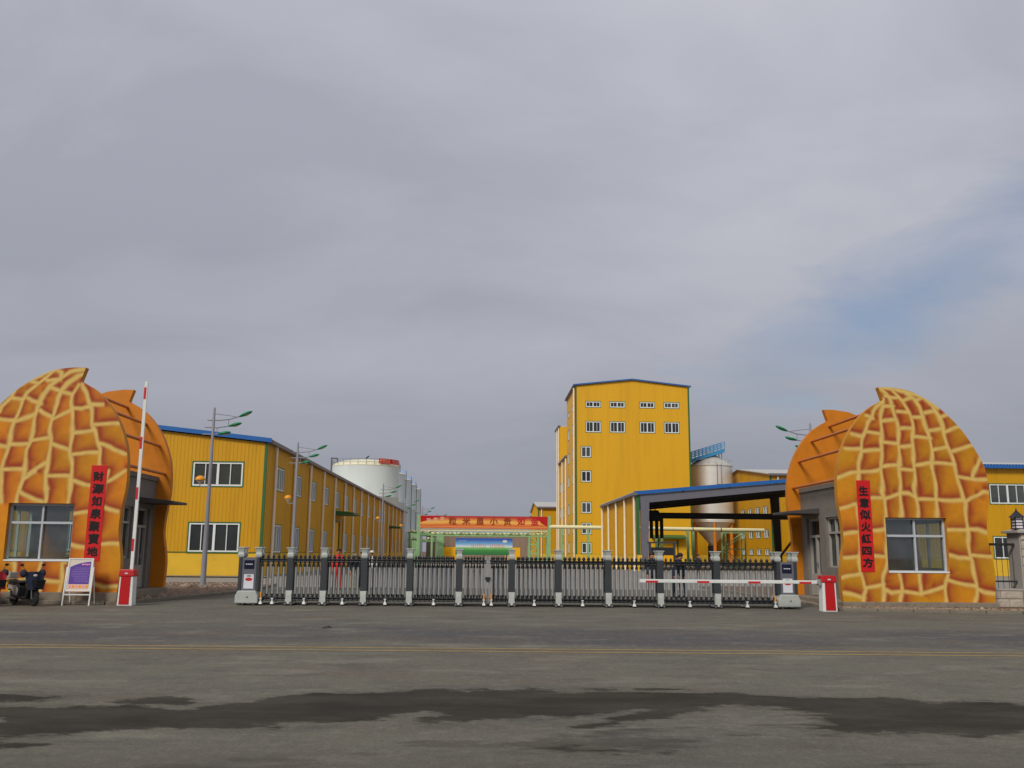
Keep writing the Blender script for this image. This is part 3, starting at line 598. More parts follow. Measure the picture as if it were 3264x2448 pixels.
def shell_panel(name, parent, sx, s, y0, t, hole, net, seed, painted_face=True):
    """flat peanut-shaped slab: front face at y0, thickness t, rectangular opening, cut tip"""
    zt = EDGE_IN[-1][1]
    step = .03 if painted_face else .12
    zs = sorted(set(np.round(np.arange(0, zt, step), 3).tolist() + [round(zt, 3), hole[2], hole[3], round(EDGE_IN[-2][1], 3)]))
    V = []; F = []; T = []
    def grid(zr, ua, ub, n, y, flip, painted_):
        base = len(V)
        for z in zr:
            a, b = ua(z), ub(z)
            for i in range(n + 1): V.append((a + (b - a) * i / n, y, z))
        for j in range(len(zr) - 1):
            for i in range(n):
                q = (base + j * (n + 1) + i, base + j * (n + 1) + i + 1, base + (j + 1) * (n + 1) + i + 1, base + (j + 1) * (n + 1) + i)
                F.append(q[::-1] if flip else q); T.append(0 if painted_ else 1)
    ein = lambda z: float(interp_edge(E_IN, z)); eout = lambda z: float(max(interp_edge(E_OUT, z), ein(z) + .02))
    zl = [z for z in zs if z <= hole[2] + 1e-6]; zm = [z for z in zs if hole[2] - 1e-6 <= z <= hole[3] + 1e-6]; zh = [z for z in zs if z >= hole[3] - 1e-6]
    for y, flip, pf in ((y0, False, painted_face), (y0 + t, True, False)):
        st = step if pf else .12
        n_full = int(4.9 / st)
        if not pf:
            cz = lambda L: L if not painted_face else L[::4] + ([L[-1]] if (len(L) - 1) % 4 else [])
        else: cz = lambda L: L
        cz = lambda L: L
        grid(cz(zl), ein, eout, n_full, y, flip, pf)
        grid(cz(zm), ein, lambda z: hole[0], max(2, int(1.5 / st)), y, flip, pf)
        grid(cz(zm), lambda z: hole[1], eout, max(2, int(1.4 / st)), y, flip, pf)
        grid(cz(zh), ein, eout, n_full, y, flip, pf)
    def strip(loop, closed):
        base = len(V)
        for u, z in loop: V.append((u, y0, z)); V.append((u, y0 + t, z))
        n = len(loop)
        for i in range(n if closed else n - 1):
            a = base + 2 * i; b = base + 2 * ((i + 1) % n)
            F.append((a, b, b + 1, a + 1)); T.append(1)
    out = [(ein(z), z) for z in zs] + [(eout(z), z) for z in zs[::-1]]
    strip(out, True); strip([(hole[0], hole[2]), (hole[0], hole[3]), (hole[1], hole[3]), (hole[1], hole[2])], True)
    Vn = np.array(V); C = None
    if painted_face:
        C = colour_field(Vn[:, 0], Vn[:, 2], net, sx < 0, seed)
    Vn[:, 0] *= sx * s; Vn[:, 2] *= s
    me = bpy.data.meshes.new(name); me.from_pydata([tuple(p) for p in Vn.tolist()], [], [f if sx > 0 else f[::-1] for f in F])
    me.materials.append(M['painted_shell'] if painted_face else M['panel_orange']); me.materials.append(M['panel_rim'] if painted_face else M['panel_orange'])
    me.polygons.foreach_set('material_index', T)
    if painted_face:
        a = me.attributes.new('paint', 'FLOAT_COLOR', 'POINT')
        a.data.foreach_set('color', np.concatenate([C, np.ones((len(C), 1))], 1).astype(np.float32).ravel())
    me.update()
    return link(name, me, parent)
PAINT = [S(220, 136, 22), S(196, 142, 18), S(154, 56, 26), S(218, 184, 100)]

def gatehouse(sx, inner, Y, s, zb, depth, net, seed, label, couplet, couplet_label, ground):
    g = thing('peanut_gatehouse', label, 'gatehouse', (sx * inner, Y, 0), 0, 'peanut-shaped gatehouses')
    hole = (1.51, 3.47, .89, 2.61)
    X = lambda u: sx * u * s
    def bxx(mb, u0, u1, y0, y1, z0, z1): return mb.box(min(X(u0), X(u1)), max(X(u0), X(u1)), y0, y1, z0, z1)
    front = shell_panel('front_panel', g, sx, s, 0, .24, hole, net, seed); front.location.z = zb
    back = shell_panel('back_panel', g, sx, s, depth, .24, (1.9, 3.5, 1.0, 2.6), net, seed, False); back.location.z = zb
    bxx(mb := MB(), -.02, 4.9, -.12, depth + .35, ground, zb - .003); part('plinth', mb, 'concrete', g, bevel=.02)
    # tie rods between the two panels
    for u, z in ((1.72, 6.16), (1.02, 5.58), (.50, 4.82), (.24, 3.84)):
        part('tie_rod', MB().tube((X(u), .24, zb + z * s), (X(u), depth, zb + z * s), .05, n=10), 'rod', g, smooth=True)
    # booth between the panels
    k = depth / 4.8; H_ = 3.66
    dy = (3.0 * k, 4.25 * k); wy = (1.05 * k, 2.4 * k)
    dz = (.02, 2.68); wz = (1.0, 2.68)
    m = MB()
    ui = .49
    # inner wall pieces around door and window (u is thickness)
    def seg(y0, y1, z0, z1): bxx(m, ui, ui + .2, y0, y1, zb + z0, zb + z1)
    seg(.242, wy[0], 0, H_); seg(wy[1], dy[0], 0, H_); seg(dy[1], depth - .002, 0, H_)
    seg(wy[0], wy[1], 0, wz[0]); seg(wy[0], wy[1], wz[1], H_); seg(dy[0], dy[1], dz[1], H_)
    part('booth_wall', m, 'plaster', g)
    oy = (.50 * depth, .93 * depth); ow = MB()
    bxx(ow, 4.45, 4.62, .242, oy[0], zb, zb + H_); bxx(ow, 4.45, 4.62, oy[1], depth - .002, zb, zb + H_); bxx(ow, 4.45, 4.62, oy[0], oy[1], zb, zb + .95); bxx(ow, 4.45, 4.62, oy[0], oy[1], zb + 2.6, zb + H_)
    part('outer_wall', ow, 'plaster', g)
    window(g, (X(4.53), (oy[0] + oy[1]) / 2, zb + 1.775), PI / 2 if sx > 0 else -PI / 2, oy[1] - oy[0] - .01, 1.64, [(0, .06)], trim=None, pane='clear_glass', fw=.06)
    part('booth_roof', bxx(MB(), ui - .05, 4.66, .243, depth - .003, zb + H_ + .002, zb + H_ + .16), 'plaster', g)
    # front window
    w = hole[1] - hole[0]; h = hole[3] - hole[2]
    window(g, (X((hole[0] + hole[1]) / 2), .17, zb + (hole[2] + hole[3]) / 2 * s), 0, w * s - .01, h * s - .01, [(0, .055)], trim=None, frame='window_alu', pane='clear_glass', fw=.065, transom=.29)
    part('window_sill', bxx(MB(), hole[0] + .02, hole[1] - .02, -.02, .14, zb + hole[2] * s + .002, zb + hole[2] * s + .05), 'upvc', g)
    window(g, (X(2.7), depth + .13, zb + 1.8 * s), 0, 1.6 * s - .01, 1.6 * s - .01, [(0, .055)], trim=None, pane='clear_glass', fw=.06)
    # window and door on the lane side
    rz = -PI / 2 if sx > 0 else PI / 2
    window(g, (X(ui + .10), (wy[0] + wy[1]) / 2, zb + (wz[0] + wz[1]) / 2), rz, wy[1] - wy[0] - .01, wz[1] - wz[0] - .01, [(0, .06)], trim=None, frame='door_metal', pane='clear_glass', fw=.06, transom=.32)
    dw = dy[1] - dy[0]
    d = MB(); a = dw / 2; hh = dz[1] - dz[0]
    d.box(-a, -a + .09, -.03, .07, 0, hh).box(a - .09, a, -.03, .07, 0, hh).box(-a + .09, a - .09, -.03, .07, hh - .08, hh).box(-a + .09, a - .09, -.03, .07, 2.0, 2.09)
    d.box(-.06, .06, -.025, .06, .0, 2.0).box(-a + .09, a - .09, -.02, .05, 0, .75)
    dr = part('door', d, 'door_metal', g, loc=(X(ui + .12), (dy[0] + dy[1]) / 2, zb + dz[0]), rot=rz)
    part('pane', MB().box(-a + .08, a - .08, .052, .064, .7, hh - .06), 'pane', dr)
    part('handle', MB().box(.08, .11, -.07, -.03, .98, 1.14), 'gutter', dr, bevel=.004)
    # awning over the door
    aw = MB(); y0, y1 = dy[0] - .08, min(dy[1] + .35, depth - .05); z0 = zb + 2.83
    aw.hexa([(X(ui), y0, z0), (X(ui - 1.12), y0, z0), (X(ui - 1.12), y1, z0), (X(ui), y1, z0)], [(X(ui), y0, z0 + .2), (X(ui - 1.12), y0, z0 + .08), (X(ui - 1.12), y1, z0 + .08), (X(ui), y1, z0 + .2)])
    part('awning', aw, 'awning', g, bevel=.01)
    # couplet strip, pasted on the painted front
    cu = (.64, 1.08) ; cz = (.91, 3.77)
    b = thing('couplet_banner', couplet_label, 'banner', (sx * inner + X(.86), Y - .012, zb + cz[0] * s))
    hh = (cz[1] - cz[0]) * s; ww = .44 * s * (1.06 if sx < 0 else 1)
    mb = MB(); n = 12
    for i in range(n):
        z0_, z1_ = hh * i / n, hh * (i + 1) / n
        f = lambda z: -.004 * math.sin(z * 5)
        mb.add([(-ww / 2, f(z0_), z0_), (ww / 2, f(z0_) , z0_), (ww / 2, f(z1_), z1_), (-ww / 2, f(z1_), z1_), (-ww / 2, f(z0_) + .006, z0_), (ww / 2, f(z0_) + .006, z0_), (ww / 2, f(z1_) + .006, z1_), (-ww / 2, f(z1_) + .006, z1_)],
               [(0, 1, 2, 3), (5, 4, 7, 6), (0, 4, 5, 1), (3, 2, 6, 7), (0, 3, 7, 4), (1, 5, 6, 2)])
    part('paper', mb, 'banner_red', b)
    for i, ch in enumerate(couplet):
        o = link('character', text_mesh(ch, .33 * s, 'ink', bold=.015, name='character', layers=5), b, (random.uniform(-.01, .01), -.008, hh - .36 - i * (hh - .62) / 6))
        o.rotation_euler = (0, random.uniform(-.07, .07), 0); o.scale = (1.0 + random.uniform(-.06, .06), 1, .92 + random.uniform(-.06, .06))
    return g
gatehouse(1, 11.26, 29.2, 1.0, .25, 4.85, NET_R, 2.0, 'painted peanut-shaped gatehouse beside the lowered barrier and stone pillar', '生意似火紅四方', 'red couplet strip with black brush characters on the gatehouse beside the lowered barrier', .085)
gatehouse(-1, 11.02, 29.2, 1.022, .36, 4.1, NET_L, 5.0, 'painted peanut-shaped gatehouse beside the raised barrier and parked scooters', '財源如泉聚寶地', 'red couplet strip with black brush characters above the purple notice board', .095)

# ---------------------------------------------------------------- long two-storey factory (left)
def slab(mb, pts, t):
    """closed slab from four top corners"""
    return mb.hexa([(p[0], p[1], p[2] - t) for p in pts], pts)
def factory_left():
    x0, y0, L_, Wd, ez = -13.9, 60.0, 111.0, 36.0, 8.45
    g = thing('factory_building', 'long two-storey yellow factory with many side windows and white downpipes', 'building', (x0, y0, 0))
    roof = lambda u: ez + .105 * (Wd / 2 - abs(-u - Wd / 2))
    # gable (u = x, from -Wd to 0)
    gw = [(-4.64, -1.46, 5.66, 7.18), (-4.64, -1.46, 1.5, 3.32)]
    for k in (1, 2, 3): gw += [(a - 8.2 * k, b - 8.2 * k, c, d) for a, b, c, d in gw[:2]]
    part('gable_wall', wall_mb(-Wd, -.14, 1.5, roof, gw, rib=.24, depth=.018), 'yellow_sheet', g)
    part('plinth', MB().box(-Wd, .0, .02, .3, 0, 1.47), 'yellow_plaster', g)
    part('plinth_trim', MB().box(-Wd, .02, -.03, .05, 1.472, 1.515), 'green_trim', g)
    part('corner_trim', MB().box(-.14, .03, -.05, .14, 1.516, ez + .02), 'green_trim', g)
    for a, b, c, d in gw:
        window(g, ((a + b) / 2, .02, (c + d) / 2), 0, b - a, d - c, four(b - a), fw=.1)
    # long side, facing the yard road
    ds = [4.0, 11.9]
    bays = [2.3 + 6.36 * i for i in range(17)]
    holes = []; doors = (4, 12)
    for i, b in enumerate(bays):
        holes.append((b + .5, b + 3.3, 5.66, 7.18))
        if i in doors: holes.append((b + 1.0, b + 4.2, 1.5, 4.35))
        else: holes.append((b + .5, b + 3.3, 1.5, 3.32))
    part('side_wall', wall_mb(.14, L_, 1.5, ez, holes, rib=.5), 'yellow_sheet', g, rot=PI / 2)
    pl = MB(); prev = .3
    for i in doors:
        pl.box(-.3, -.02, prev, bays[i] + 1.0, 0, 1.47); prev = bays[i] + 4.2
    pl.box(-.3, -.02, prev, L_, 0, 1.47)
    part('side_plinth', pl, 'yellow_plaster', g)
    for i, b in enumerate(bays):
        window(g, (-.02, b + 1.9, 6.42), PI / 2, 2.8, 1.52, [(-.7, .05), (0, .12), (.7, .05)], fw=.08, pane='pane_grey')
        if i not in doors: window(g, (-.02, b + 1.9, 2.41), PI / 2, 2.8, 1.82, [(-.7, .05), (0, .12), (.7, .05)], fw=.08, pane='pane_grey')
        else:
            d = part('door', MB().box(-.1, -.06, b + 1.0, b + 2.58, .0, 4.34).box(-.1, -.06, b + 2.62, b + 4.2, 0, 4.34), 'yellow_door', g)
            fr = MB(); fr.box(-.12, .05, b + .86, b + 1.0, 0, 4.5).box(-.12, .05, b + 4.2, b + 4.34, 0, 4.5).box(-.12, .05, b + 1.0, b + 4.2, 4.352, 4.5)
            part('door_frame', fr, 'green_trim', g)
            c = MB(); c.hexa([(.0, b + .2, 5.0), (1.9, b + .2, 5.0), (1.9, b + 5, 5.0), (0, b + 5, 5.0)], [(.0, b + .2, 5.35), (1.9, b + .2, 5.18), (1.9, b + 5, 5.18), (0, b + 5, 5.35)])
            part('door_canopy', c, 'green_trim', g)
        p = MB().tube((.13, b, .0), (.13, b, ez - .05), .10, n=8); p.box(.0, .2, b - .12, b + .12, ez - .28, ez - .02)
        part('downpipe', p, 'white_pipe', g, smooth=True)
    part('gutter', MB().box(.02, .34, -.1, L_ + .1, ez - .02, ez + .2), 'gutter', g)
    # roof, fascia
    r = MB(); rz = roof(-Wd / 2)
    slab(r, [(.3, -.2, ez + .24), (.3, L_ + .2, ez + .24), (-Wd / 2, L_ + .2, rz + .28), (-Wd / 2, -.2, rz + .28)], .12)
    slab(r, [(-Wd / 2, -.2, rz + .28), (-Wd / 2, L_ + .2, rz + .28), (-Wd - .3, L_ + .2, ez + .24), (-Wd - .3, -.2, ez + .24)], .12)
    ro = part('roof', r, 'roof_grey', g)
    f = MB()
    for a, b, za, zb in ((.32, -Wd / 2, ez, rz), (-Wd / 2, -Wd - .32, rz, ez)):
        f.hexa([(a, -.26, za + .02), (b, -.26, zb + .06), (b, -.205, zb + .06), (a, -.205, za + .02)], [(a, -.26, za + .30), (b, -.26, zb + .34), (b, -.205, zb + .34), (a, -.205, za + .30)])
    part('fascia', f, 'blue_trim', ro)
    part('rear_wall', MB().add([(0, L_, 0), (-Wd, L_, 0), (-Wd, L_, ez), (-Wd / 2, L_, rz), (0, L_, ez)], [(0, 1, 2, 3, 4)]).add([(-Wd, 0, 0), (-Wd, L_, 0), (-Wd, L_, ez), (-Wd, 0, ez)], [(0, 1, 2, 3)]), 'yellow_sheet', g)
factory_left()

# ---------------------------------------------------------------- tower building
def tower():
    x0, y0, W, D = 13.1, 130.0, 16.3, 13.4
    g = thing('tower_building', 'tall yellow processing tower with shallow gable roof and rows of windows', 'building', (x0, y0, 0))
    ez = 25.1; roof = lambda u: ez + .92 * (1 - abs(u - W / 2) / (W / 2))
    wins = []
    for a in (1.49, 4.95, 9.22, 12.72):
        wins += [(a, a + 2.1, 22.08, 22.9, 1), (a, a + 2.1, 18.5, 20.03, 1)]
    for c, d in ((14.93, 16.44), (11.46, 12.99), (7.13, 8.61), (4.2, 5.7), (1.57, 3.03)): wins.append((.8, 2.18, c, d, 0))
    part('front_wall', wall_mb(0, W, 1.48, roof, [w[:4] for w in wins], rib=.9, depth=.014), 'yellow_sheet_lit', g)
    part('plinth', MB().box(0, W, .02, .3, 0, 1.46), 'yellow_plaster', g)
    for a, b, c, d, k in wins:
        window(g, ((a + b) / 2, .02, (c + d) / 2), 0, b - a, d - c, four(b - a) if k else [(0, .12)], fw=.13)
    blocks = ((0, D, 25.1), (D, 26.6, 16.3), (26.6, 34, 22.8))
    for bi, (ya, yb, h) in enumerate(blocks):
        sw = []
        n = 2 if bi != 1 else 3
        for i in range(n):
            c = ya + (yb - ya) * (i + .5) / n
            for z in (1.6, 4.3, 7.2, 11.4, 14.9, 18.5, 22.0):
                if z + 1.5 < h - .4: sw.append((-c - .75, -c + .75, z, z + (1.5 if z < 20 else .8)))
        part('side_wall', wall_mb(-yb, -ya, 1.48, h, sw, rib=.9, depth=.014), 'yellow_sheet_lit', g, rot=-PI / 2)
        for a, b, c, d in sw: window(g, (.02, -(a + b) / 2, (c + d) / 2), -PI / 2, b - a, d - c, [(0, .1)], fw=.1)
        part('side_plinth', MB().box(.02, .3, ya + .3, yb, 0, 1.46), 'yellow_plaster', g)
        for k in ([0.6] if bi == 0 else [.3, (yb - ya) / 2]):
            part('downpipe', MB().tube((-.16, ya + k, 0), (-.16, ya + k, h - .2), .12, n=8), 'white_pipe', g, smooth=True)
        part('eave', MB().box(-.3, .1, ya - .1, yb + .1, h - .02, h + .24), 'gutter', g)
        if bi: part('block_front', MB().box(.01, W - (2 if bi == 1 else 6), ya - .02 if bi == 2 else ya + .02, ya + .2, 0, h - .03).box(W - (2.2 if bi == 1 else 6.2), W - (2 if bi == 1 else 6), ya + .2, yb, 0, h - .03).box(.02, W - 2.2 if bi == 1 else W - 6.2, yb - .2, yb, 0, h - .03), 'yellow_sheet_lit', g)
        if bi: part('block_roof', MB().box(0.1, W - (2 if bi == 1 else 6), ya, yb, h - .02, h + .15), 'roof_grey', g)
    part('corner_trim', MB().box(-.06, .16, -.06, .12, 1.5, ez), 'green_trim', g)
    part('corner_trim', MB().box(W - .16, W + .06, -.06, .12, 1.5, ez - .05), 'green_trim', g)
    part('right_wall', MB().box(W - .2, W, .13, D, 0, ez - .05).box(0.2, W - .2, D - .2, D, 16.5, ez - .05), 'yellow_sheet_lit', g)
    r = MB(); rz = roof(W / 2)
    slab(r, [(-.3, -.25, ez + .2), (W / 2, -.25, rz + .2), (W / 2, D + .2, rz + .2), (-.3, D + .2, ez + .2)], .14)
    slab(r, [(W / 2, -.25, rz + .2), (W + .3, -.25, ez + .2), (W + .3, D + .2, ez + .2), (W / 2, D + .2, rz + .2)], .14)
    ro = part('roof', r, 'roof_grey', g)
    f = MB()
    for a, b, za, zb in ((-.33, W / 2, ez, rz), (W / 2, W + .33, rz, ez)):
        f.hexa([(a, -.31, za + .08), (b, -.31, zb + .08), (b, -.255, zb + .08), (a, -.255, za + .08)], [(a, -.31, za + .24), (b, -.31, zb + .24), (b, -.255, zb + .24), (a, -.255, za + .24)])
    part('fascia', f, 'blue_trim', ro)
    # ground-floor door and canopy towards the loading shelter
    part('door', MB().box(11.6, 14.1, -.06, -.02, 0, 3.4), 'yellow_door', g)
    part('door_frame', MB().box(14.1, 14.3, -.08, .0, 0, 3.5).box(11.4, 11.6, -.08, .0, 0, 3.5), 'green_trim', g)
    part('door_canopy', MB().hexa([(10.6, -1.4, 3.7), (15.2, -1.4, 3.7), (15.2, -.03, 3.7), (10.6, -.03, 3.7)], [(10.6, -1.4, 3.85), (15.2, -1.4, 3.85), (15.2, -.03, 4.2), (10.6, -.03, 4.2)]), 'green_trim', g)
tower()

# ---------------------------------------------------------------- plain yellow blocks further back and right
def shed(name, label, loc, W, D, ez, ridge, along, wins_front=(), wins_left=(), fascia=None, pipes=(), roofm='roof_grey', pw=.12):
    g = thing(name, label, 'building', loc)
    if along == 'X':   # ridge runs along x, gables face -x and +x
        gt = lambda u: ez + (ridge - ez) * (1 - abs(-u - D / 2) / (D / 2)); ft = ez
    else:
        gt = ez; ft = lambda u: ez + (ridge - ez) * (1 - abs(u - W / 2) / (W / 2))
    part('front_wall', wall_mb(0, W, 1.48, ft, [w for w in wins_front], rib=.6, depth=.03), 'yellow_sheet', g)
    part('left_wall', wall_mb(-D, 0, 1.48, gt, [(-b, -a, c, d) for a, b, c, d in wins_left], rib=.6, depth=.03), 'yellow_sheet', g, rot=-PI / 2)
    part('plinth', MB().box(0, W, .02, .3, 0, 1.46), 'yellow_plaster', g)
    part('left_plinth', MB().box(.02, .3, .3, D, 0, 1.46), 'yellow_plaster', g)
    part('rear_wall', MB().box(0.1, W, D - .2, D, 0, ez - .02).box(W - .2, W, .31, D - .2, 0, ez - .02), 'yellow_sheet', g)
    for a, b, c, d in wins_front: window(g, ((a + b) / 2, .02, (c + d) / 2), 0, b - a, d - c, four(b - a), fw=.1)
    for a, b, c, d in wins_left: window(g, (.02, (a + b) / 2, (c + d) / 2), -PI / 2, b - a, d - c, [(0, pw)], fw=.12)
    part('corner_trim', MB().box(-.06, .14, -.06, .12, 1.49, ez), 'green_trim', g)
    r = MB()
    if along == 'X':
        slab(r, [(-.3, -.3, ez + .12), (W + .3, -.3, ez + .12), (W + .3, D / 2, ridge + .12), (-.3, D / 2, ridge + .12)], .12)
        slab(r, [(-.3, D / 2, ridge + .12), (W + .3, D / 2, ridge + .12), (W + .3, D + .3, ez + .12), (-.3, D + .3, ez + .12)], .12)
    else:
        slab(r, [(-.3, -.3, ez + .12), (W / 2, -.3, ridge + .12), (W / 2, D + .3, ridge + .12), (-.3, D + .3, ez + .12)], .12)
        slab(r, [(W / 2, -.3, ridge + .12), (W + .3, -.3, ez + .12), (W + .3, D + .3, ez + .12), (W / 2, D + .3, ridge + .12)], .12)
    ro = part('roof', r, roofm, g)
    part('gutter', MB().box(-.3, W + .3, -.5, -.31, ez - .14, ez + .14), fascia or 'gutter', ro)
    for x in pipes: part('downpipe', MB().tube((x, -.14, 0), (x, -.14, ez - .16), .1, n=8), 'white_pipe', g, smooth=True)
    return g
wl = []
for c in (2.5, 6.2, 9.8, 13.5):
    wl += [(c - 1, c + 1, 6.75, 8.0), (c - 1, c + 1, 3.85, 4.85), (c - .9, c + .9, 1.55, 2.35)]
shed('storehouse', 'yellow storehouse with grey roof behind the steel frame shelter', (38.2, 122, 0), 30, 30, 12.1, 14.0, 'X', (), wl, None, (1.0,), pw=.25)
fw = []
for k in range(6): fw += [(3.4 + k * 6.3, 6.6 + k * 6.3, 6.2, 7.9), (3.4 + k * 6.3, 6.6 + k * 6.3, 1.5, 3.35)]
sh = shed('office_building', 'yellow two-storey building with blue eave behind the stone pillar', (41.0, 80, 0), 42, 30, 9.4, 11.2, 'X', fw, (), 'blue_trim', ())
# ribbed blue sheet ends along the eave
mb = MB()
for i in range(150): mb.box(-.2 + i * .28, -.08 + i * .28, -.52, -.28, 9.545, 9.62)
tag(part('roof_ribs', mb, 'blue_trim', sh), kind='stuff')
shed('low_warehouse', 'low yellow warehouse with pale roof beyond the tower', (10.3, 170, 0), 34, 24, 9.7, 11.2, 'X', (), (), None, (.6, 6, 12))
# brown hall closing the yard road
g = thing('brown_hall', 'dull brown hall closing the far end of the yard road', 'building', (-12, 205, 0))
part('front_wall', wall_mb(0, 24, 0, 5.3, (), rib=1.2, depth=.05), 'brown_wall', g)
for a in (3.6, 17.2): part('base_panel', MB().box(a, a + 3.3, -.12, -.055, 0, 2.6), 'yellow_door', g)
part('body', MB().box(0, 24, .02, 20, 0, 5.2), 'brown_wall', g)
part('roof', MB().box(-.3, 24.3, -.3, 20.3, 5.32, 5.5), 'gutter', g)

# ---------------------------------------------------------------- storage tanks
def tank(name, label, x, y, r, h, dome, group=None, rail=False, box=True):
    g = thing(name, label, 'tank', (x, y, 0), 0, group)
    part('shell', MB().lathe([(r, 0), (r, h * .33), (r + .03, h * .333), (r + .03, h * .336), (r, h * .34), (r, h * .66), (r + .03, h * .663), (r + .03, h * .667), (r, h * .67), (r, h)], 48), 'tank_white', g, smooth=True)
    part('dome', MB().lathe([(r + .05, h), (r + .05, h + .1)] + [(r * math.cos(t), h + .1 + dome * math.sin(t)) for t in [i * PI / 2 / 8 for i in range(8)]] + [(.1, h + .1 + dome)], 48), 'tank_cream', g, smooth=True)
    if rail:
        m = MB(); n = 26
        for i in range(n):
            a = 2 * PI * i / n; m.tube((r * math.cos(a), r * math.sin(a), h + .1), (r * math.cos(a), r * math.sin(a), h + 1.25), .035, n=5)
        for z in (h + .7, h + 1.25):
            for i in range(48):
                a = 2 * PI * i / 48; b = 2 * PI * (i + 1) / 48
                m.tube((r * math.cos(a), r * math.sin(a), z), (r * math.cos(b), r * math.sin(b), z), .03, n=4)
        part('guard_rail', m, 'tank_rail', g)
        s = MB()
        a0, a1 = math.radians(-62), math.radians(-12)
        for i in range(12):
            a = a0 + (a1 - a0) * i / 12; b = a0 + (a1 - a0) * (i + 1) / 12; q = r + .08
            s.add([(q * math.cos(a), q * math.sin(a), h + .45), (q * math.cos(b), q * math.sin(b), h + .45), (q * math.cos(b), q * math.sin(b), h + 1.4), (q * math.cos(a), q * math.sin(a), h + 1.4)] + [((q + .05) * math.cos(c), (q + .05) * math.sin(c), z) for c, z in ((a, h + .45), (b, h + .45), (b, h + 1.4), (a, h + 1.4))],
                  [(3, 2, 1, 0), (4, 5, 6, 7), (0, 1, 5, 4), (2, 3, 7, 6), (0, 4, 7, 3), (1, 2, 6, 5)])
        sg = part('rail_sign', s, 'banner_red', g)
        l = MB()
        for i in range(9):
            if i in (4,): continue
            a = a0 + (a1 - a0) * (i + .6) / 9.4; q = r + .15
            for dz, ww in ((.62, .028), (.9, .04), (1.15, .03)):
                l.add([(q * math.cos(a - ww), q * math.sin(a - ww), h + dz), (q * math.cos(a + ww), q * math.sin(a + ww), h + dz), (q * math.cos(a + ww), q * math.sin(a + ww), h + dz + .1), (q * math.cos(a - ww), q * math.sin(a - ww), h + dz + .1)], [(0, 1, 2, 3)])
        tag(part('sign_marks', l, 'peach', sg), kind='stuff')
        c = MB()
        for dx in (-.5, .5):
            c.tube((-r - .3, dx, 0), (-r - .3, dx, h + 1.9), .06, n=6)
        c.tube((-r - .3, -.5, h + 1.9), (-r - .3, .5, h + 1.9), .06, n=6)
        for dx in (-.5, .5): c.tube((-r - .3, dx, h + 1.9), (-r + .9, dx, h + 1.9), .06, n=6).tube((-r + .9, dx, h + 1.9), (-r + .9, dx, h + .1), .06, n=6)
        for i in range(40): c.tube((-r - .3, -.5, .4 + i * .48), (-r - .3, .5, .4 + i * .48), .025, n=4)
        part('ladder', c, 'duct', g)
        part('vent', MB().tube((0, 0, h + dome), (0, 0, h + dome + .5), .12).tube((-.1, 0, h + dome + .45), (.5, 0, h + dome + .95), .14), 'dark_steel', g)
    if box:
        part('head_house', MB().box(r - 3.0, r - 1.2, -1.2, 1.2, h + .05, h + 2.4), 'pale_blue', g)
        part('pipe_stack', MB().tube((r + .25, -.5, 0), (r + .25, -.5, h + .3), .1, n=6), 'tank_rail', g)
    return g
tank('storage_tank', 'large white storage tank with railed dome and red sign', -24.0, 192, 6.85, 18.5, 1.5, None, True, False)
for k, (nm, y) in enumerate((('storage silo standing right behind the railed tank', 209), ('second storage silo behind the railed tank', 226), ('third storage silo behind the railed tank', 243), ('farthest storage silo at the end of the tank row', 260))):
    tank('storage_silo', 'white ' + nm, -23.3, y, 6.0, 18.4, .7, 'white storage silos in a row')

# ---------------------------------------------------------------- stainless silo and inclined conveyor
g = thing('steel_silo', 'shiny stainless steel silo on orange legs beside the tower', 'silo', (34.1, 137.6, 0)); g.scale = (.967, .967, .967)
part('shell', MB().lathe([(3.35, 6.35), (3.42, 6.4), (3.42, 6.75), (3.3, 6.8), (3.3, 8.9), (3.32, 8.92), (3.3, 8.94), (3.3, 11.2), (3.32, 11.22), (3.3, 11.24), (3.3, 13.3), (3.32, 13.32), (3.3, 13.34), (3.3, 14.9)], 48), 'stainless', g, smooth=True)
part('roof', MB().lathe([(3.4, 14.9), (3.4, 15.02), (.7, 16.9), (.7, 17.3), (.2, 17.35)], 40), 'roof_grey', g, smooth=True)
part('cone', MB().lathe([(.25, 2.9), (3.3, 6.34)], 40), 'stainless', g, smooth=True)
for a in range(6):
    t = a * PI / 3 + .4
    part('leg', MB().tube((3.1 * math.cos(t), 3.1 * math.sin(t), 0), (3.1 * math.cos(t), 3.1 * math.sin(t), 6.4), .26, n=10), 'orange_steel', g, smooth=True)
m = MB()
for i in range(20):
    a = 2 * PI * i / 20; m.tube((3.3 * math.cos(a), 3.3 * math.sin(a), 15), (3.3 * math.cos(a), 3.3 * math.sin(a), 15.9), .025, n=4)
    b = 2 * PI * (i + 1) / 20; m.tube((3.3 * math.cos(a), 3.3 * math.sin(a), 15.9), (3.3 * math.cos(b), 3.3 * math.sin(b), 15.9), .025, n=4)
part('guard_rail', m, 'roof_grey', g)
part('ladder', MB().tube((.2, -3.45, 11.5), (.2, -3.45, 15.2), .04, n=5).tube((.8, -3.45, 11.5), (.8, -3.45, 15.2), .04, n=5).box(.1, 1.9, -3.9, -3.4, 12.0, 12.06), 'tank_rail', g)
part('outlet', MB().box(-.6, .6, -.6, .6, 0, 2.9), 'duct', g)
cv = thing('conveyor', 'sloping blue railed conveyor above the stainless silo', 'conveyor', (33.55, 137.6, 0)); cv.scale = (.967, .967, .967)
A_ = Vector((-3.4, -.8, 15.55)); B_ = Vector((2.45, -.8, 17.4))
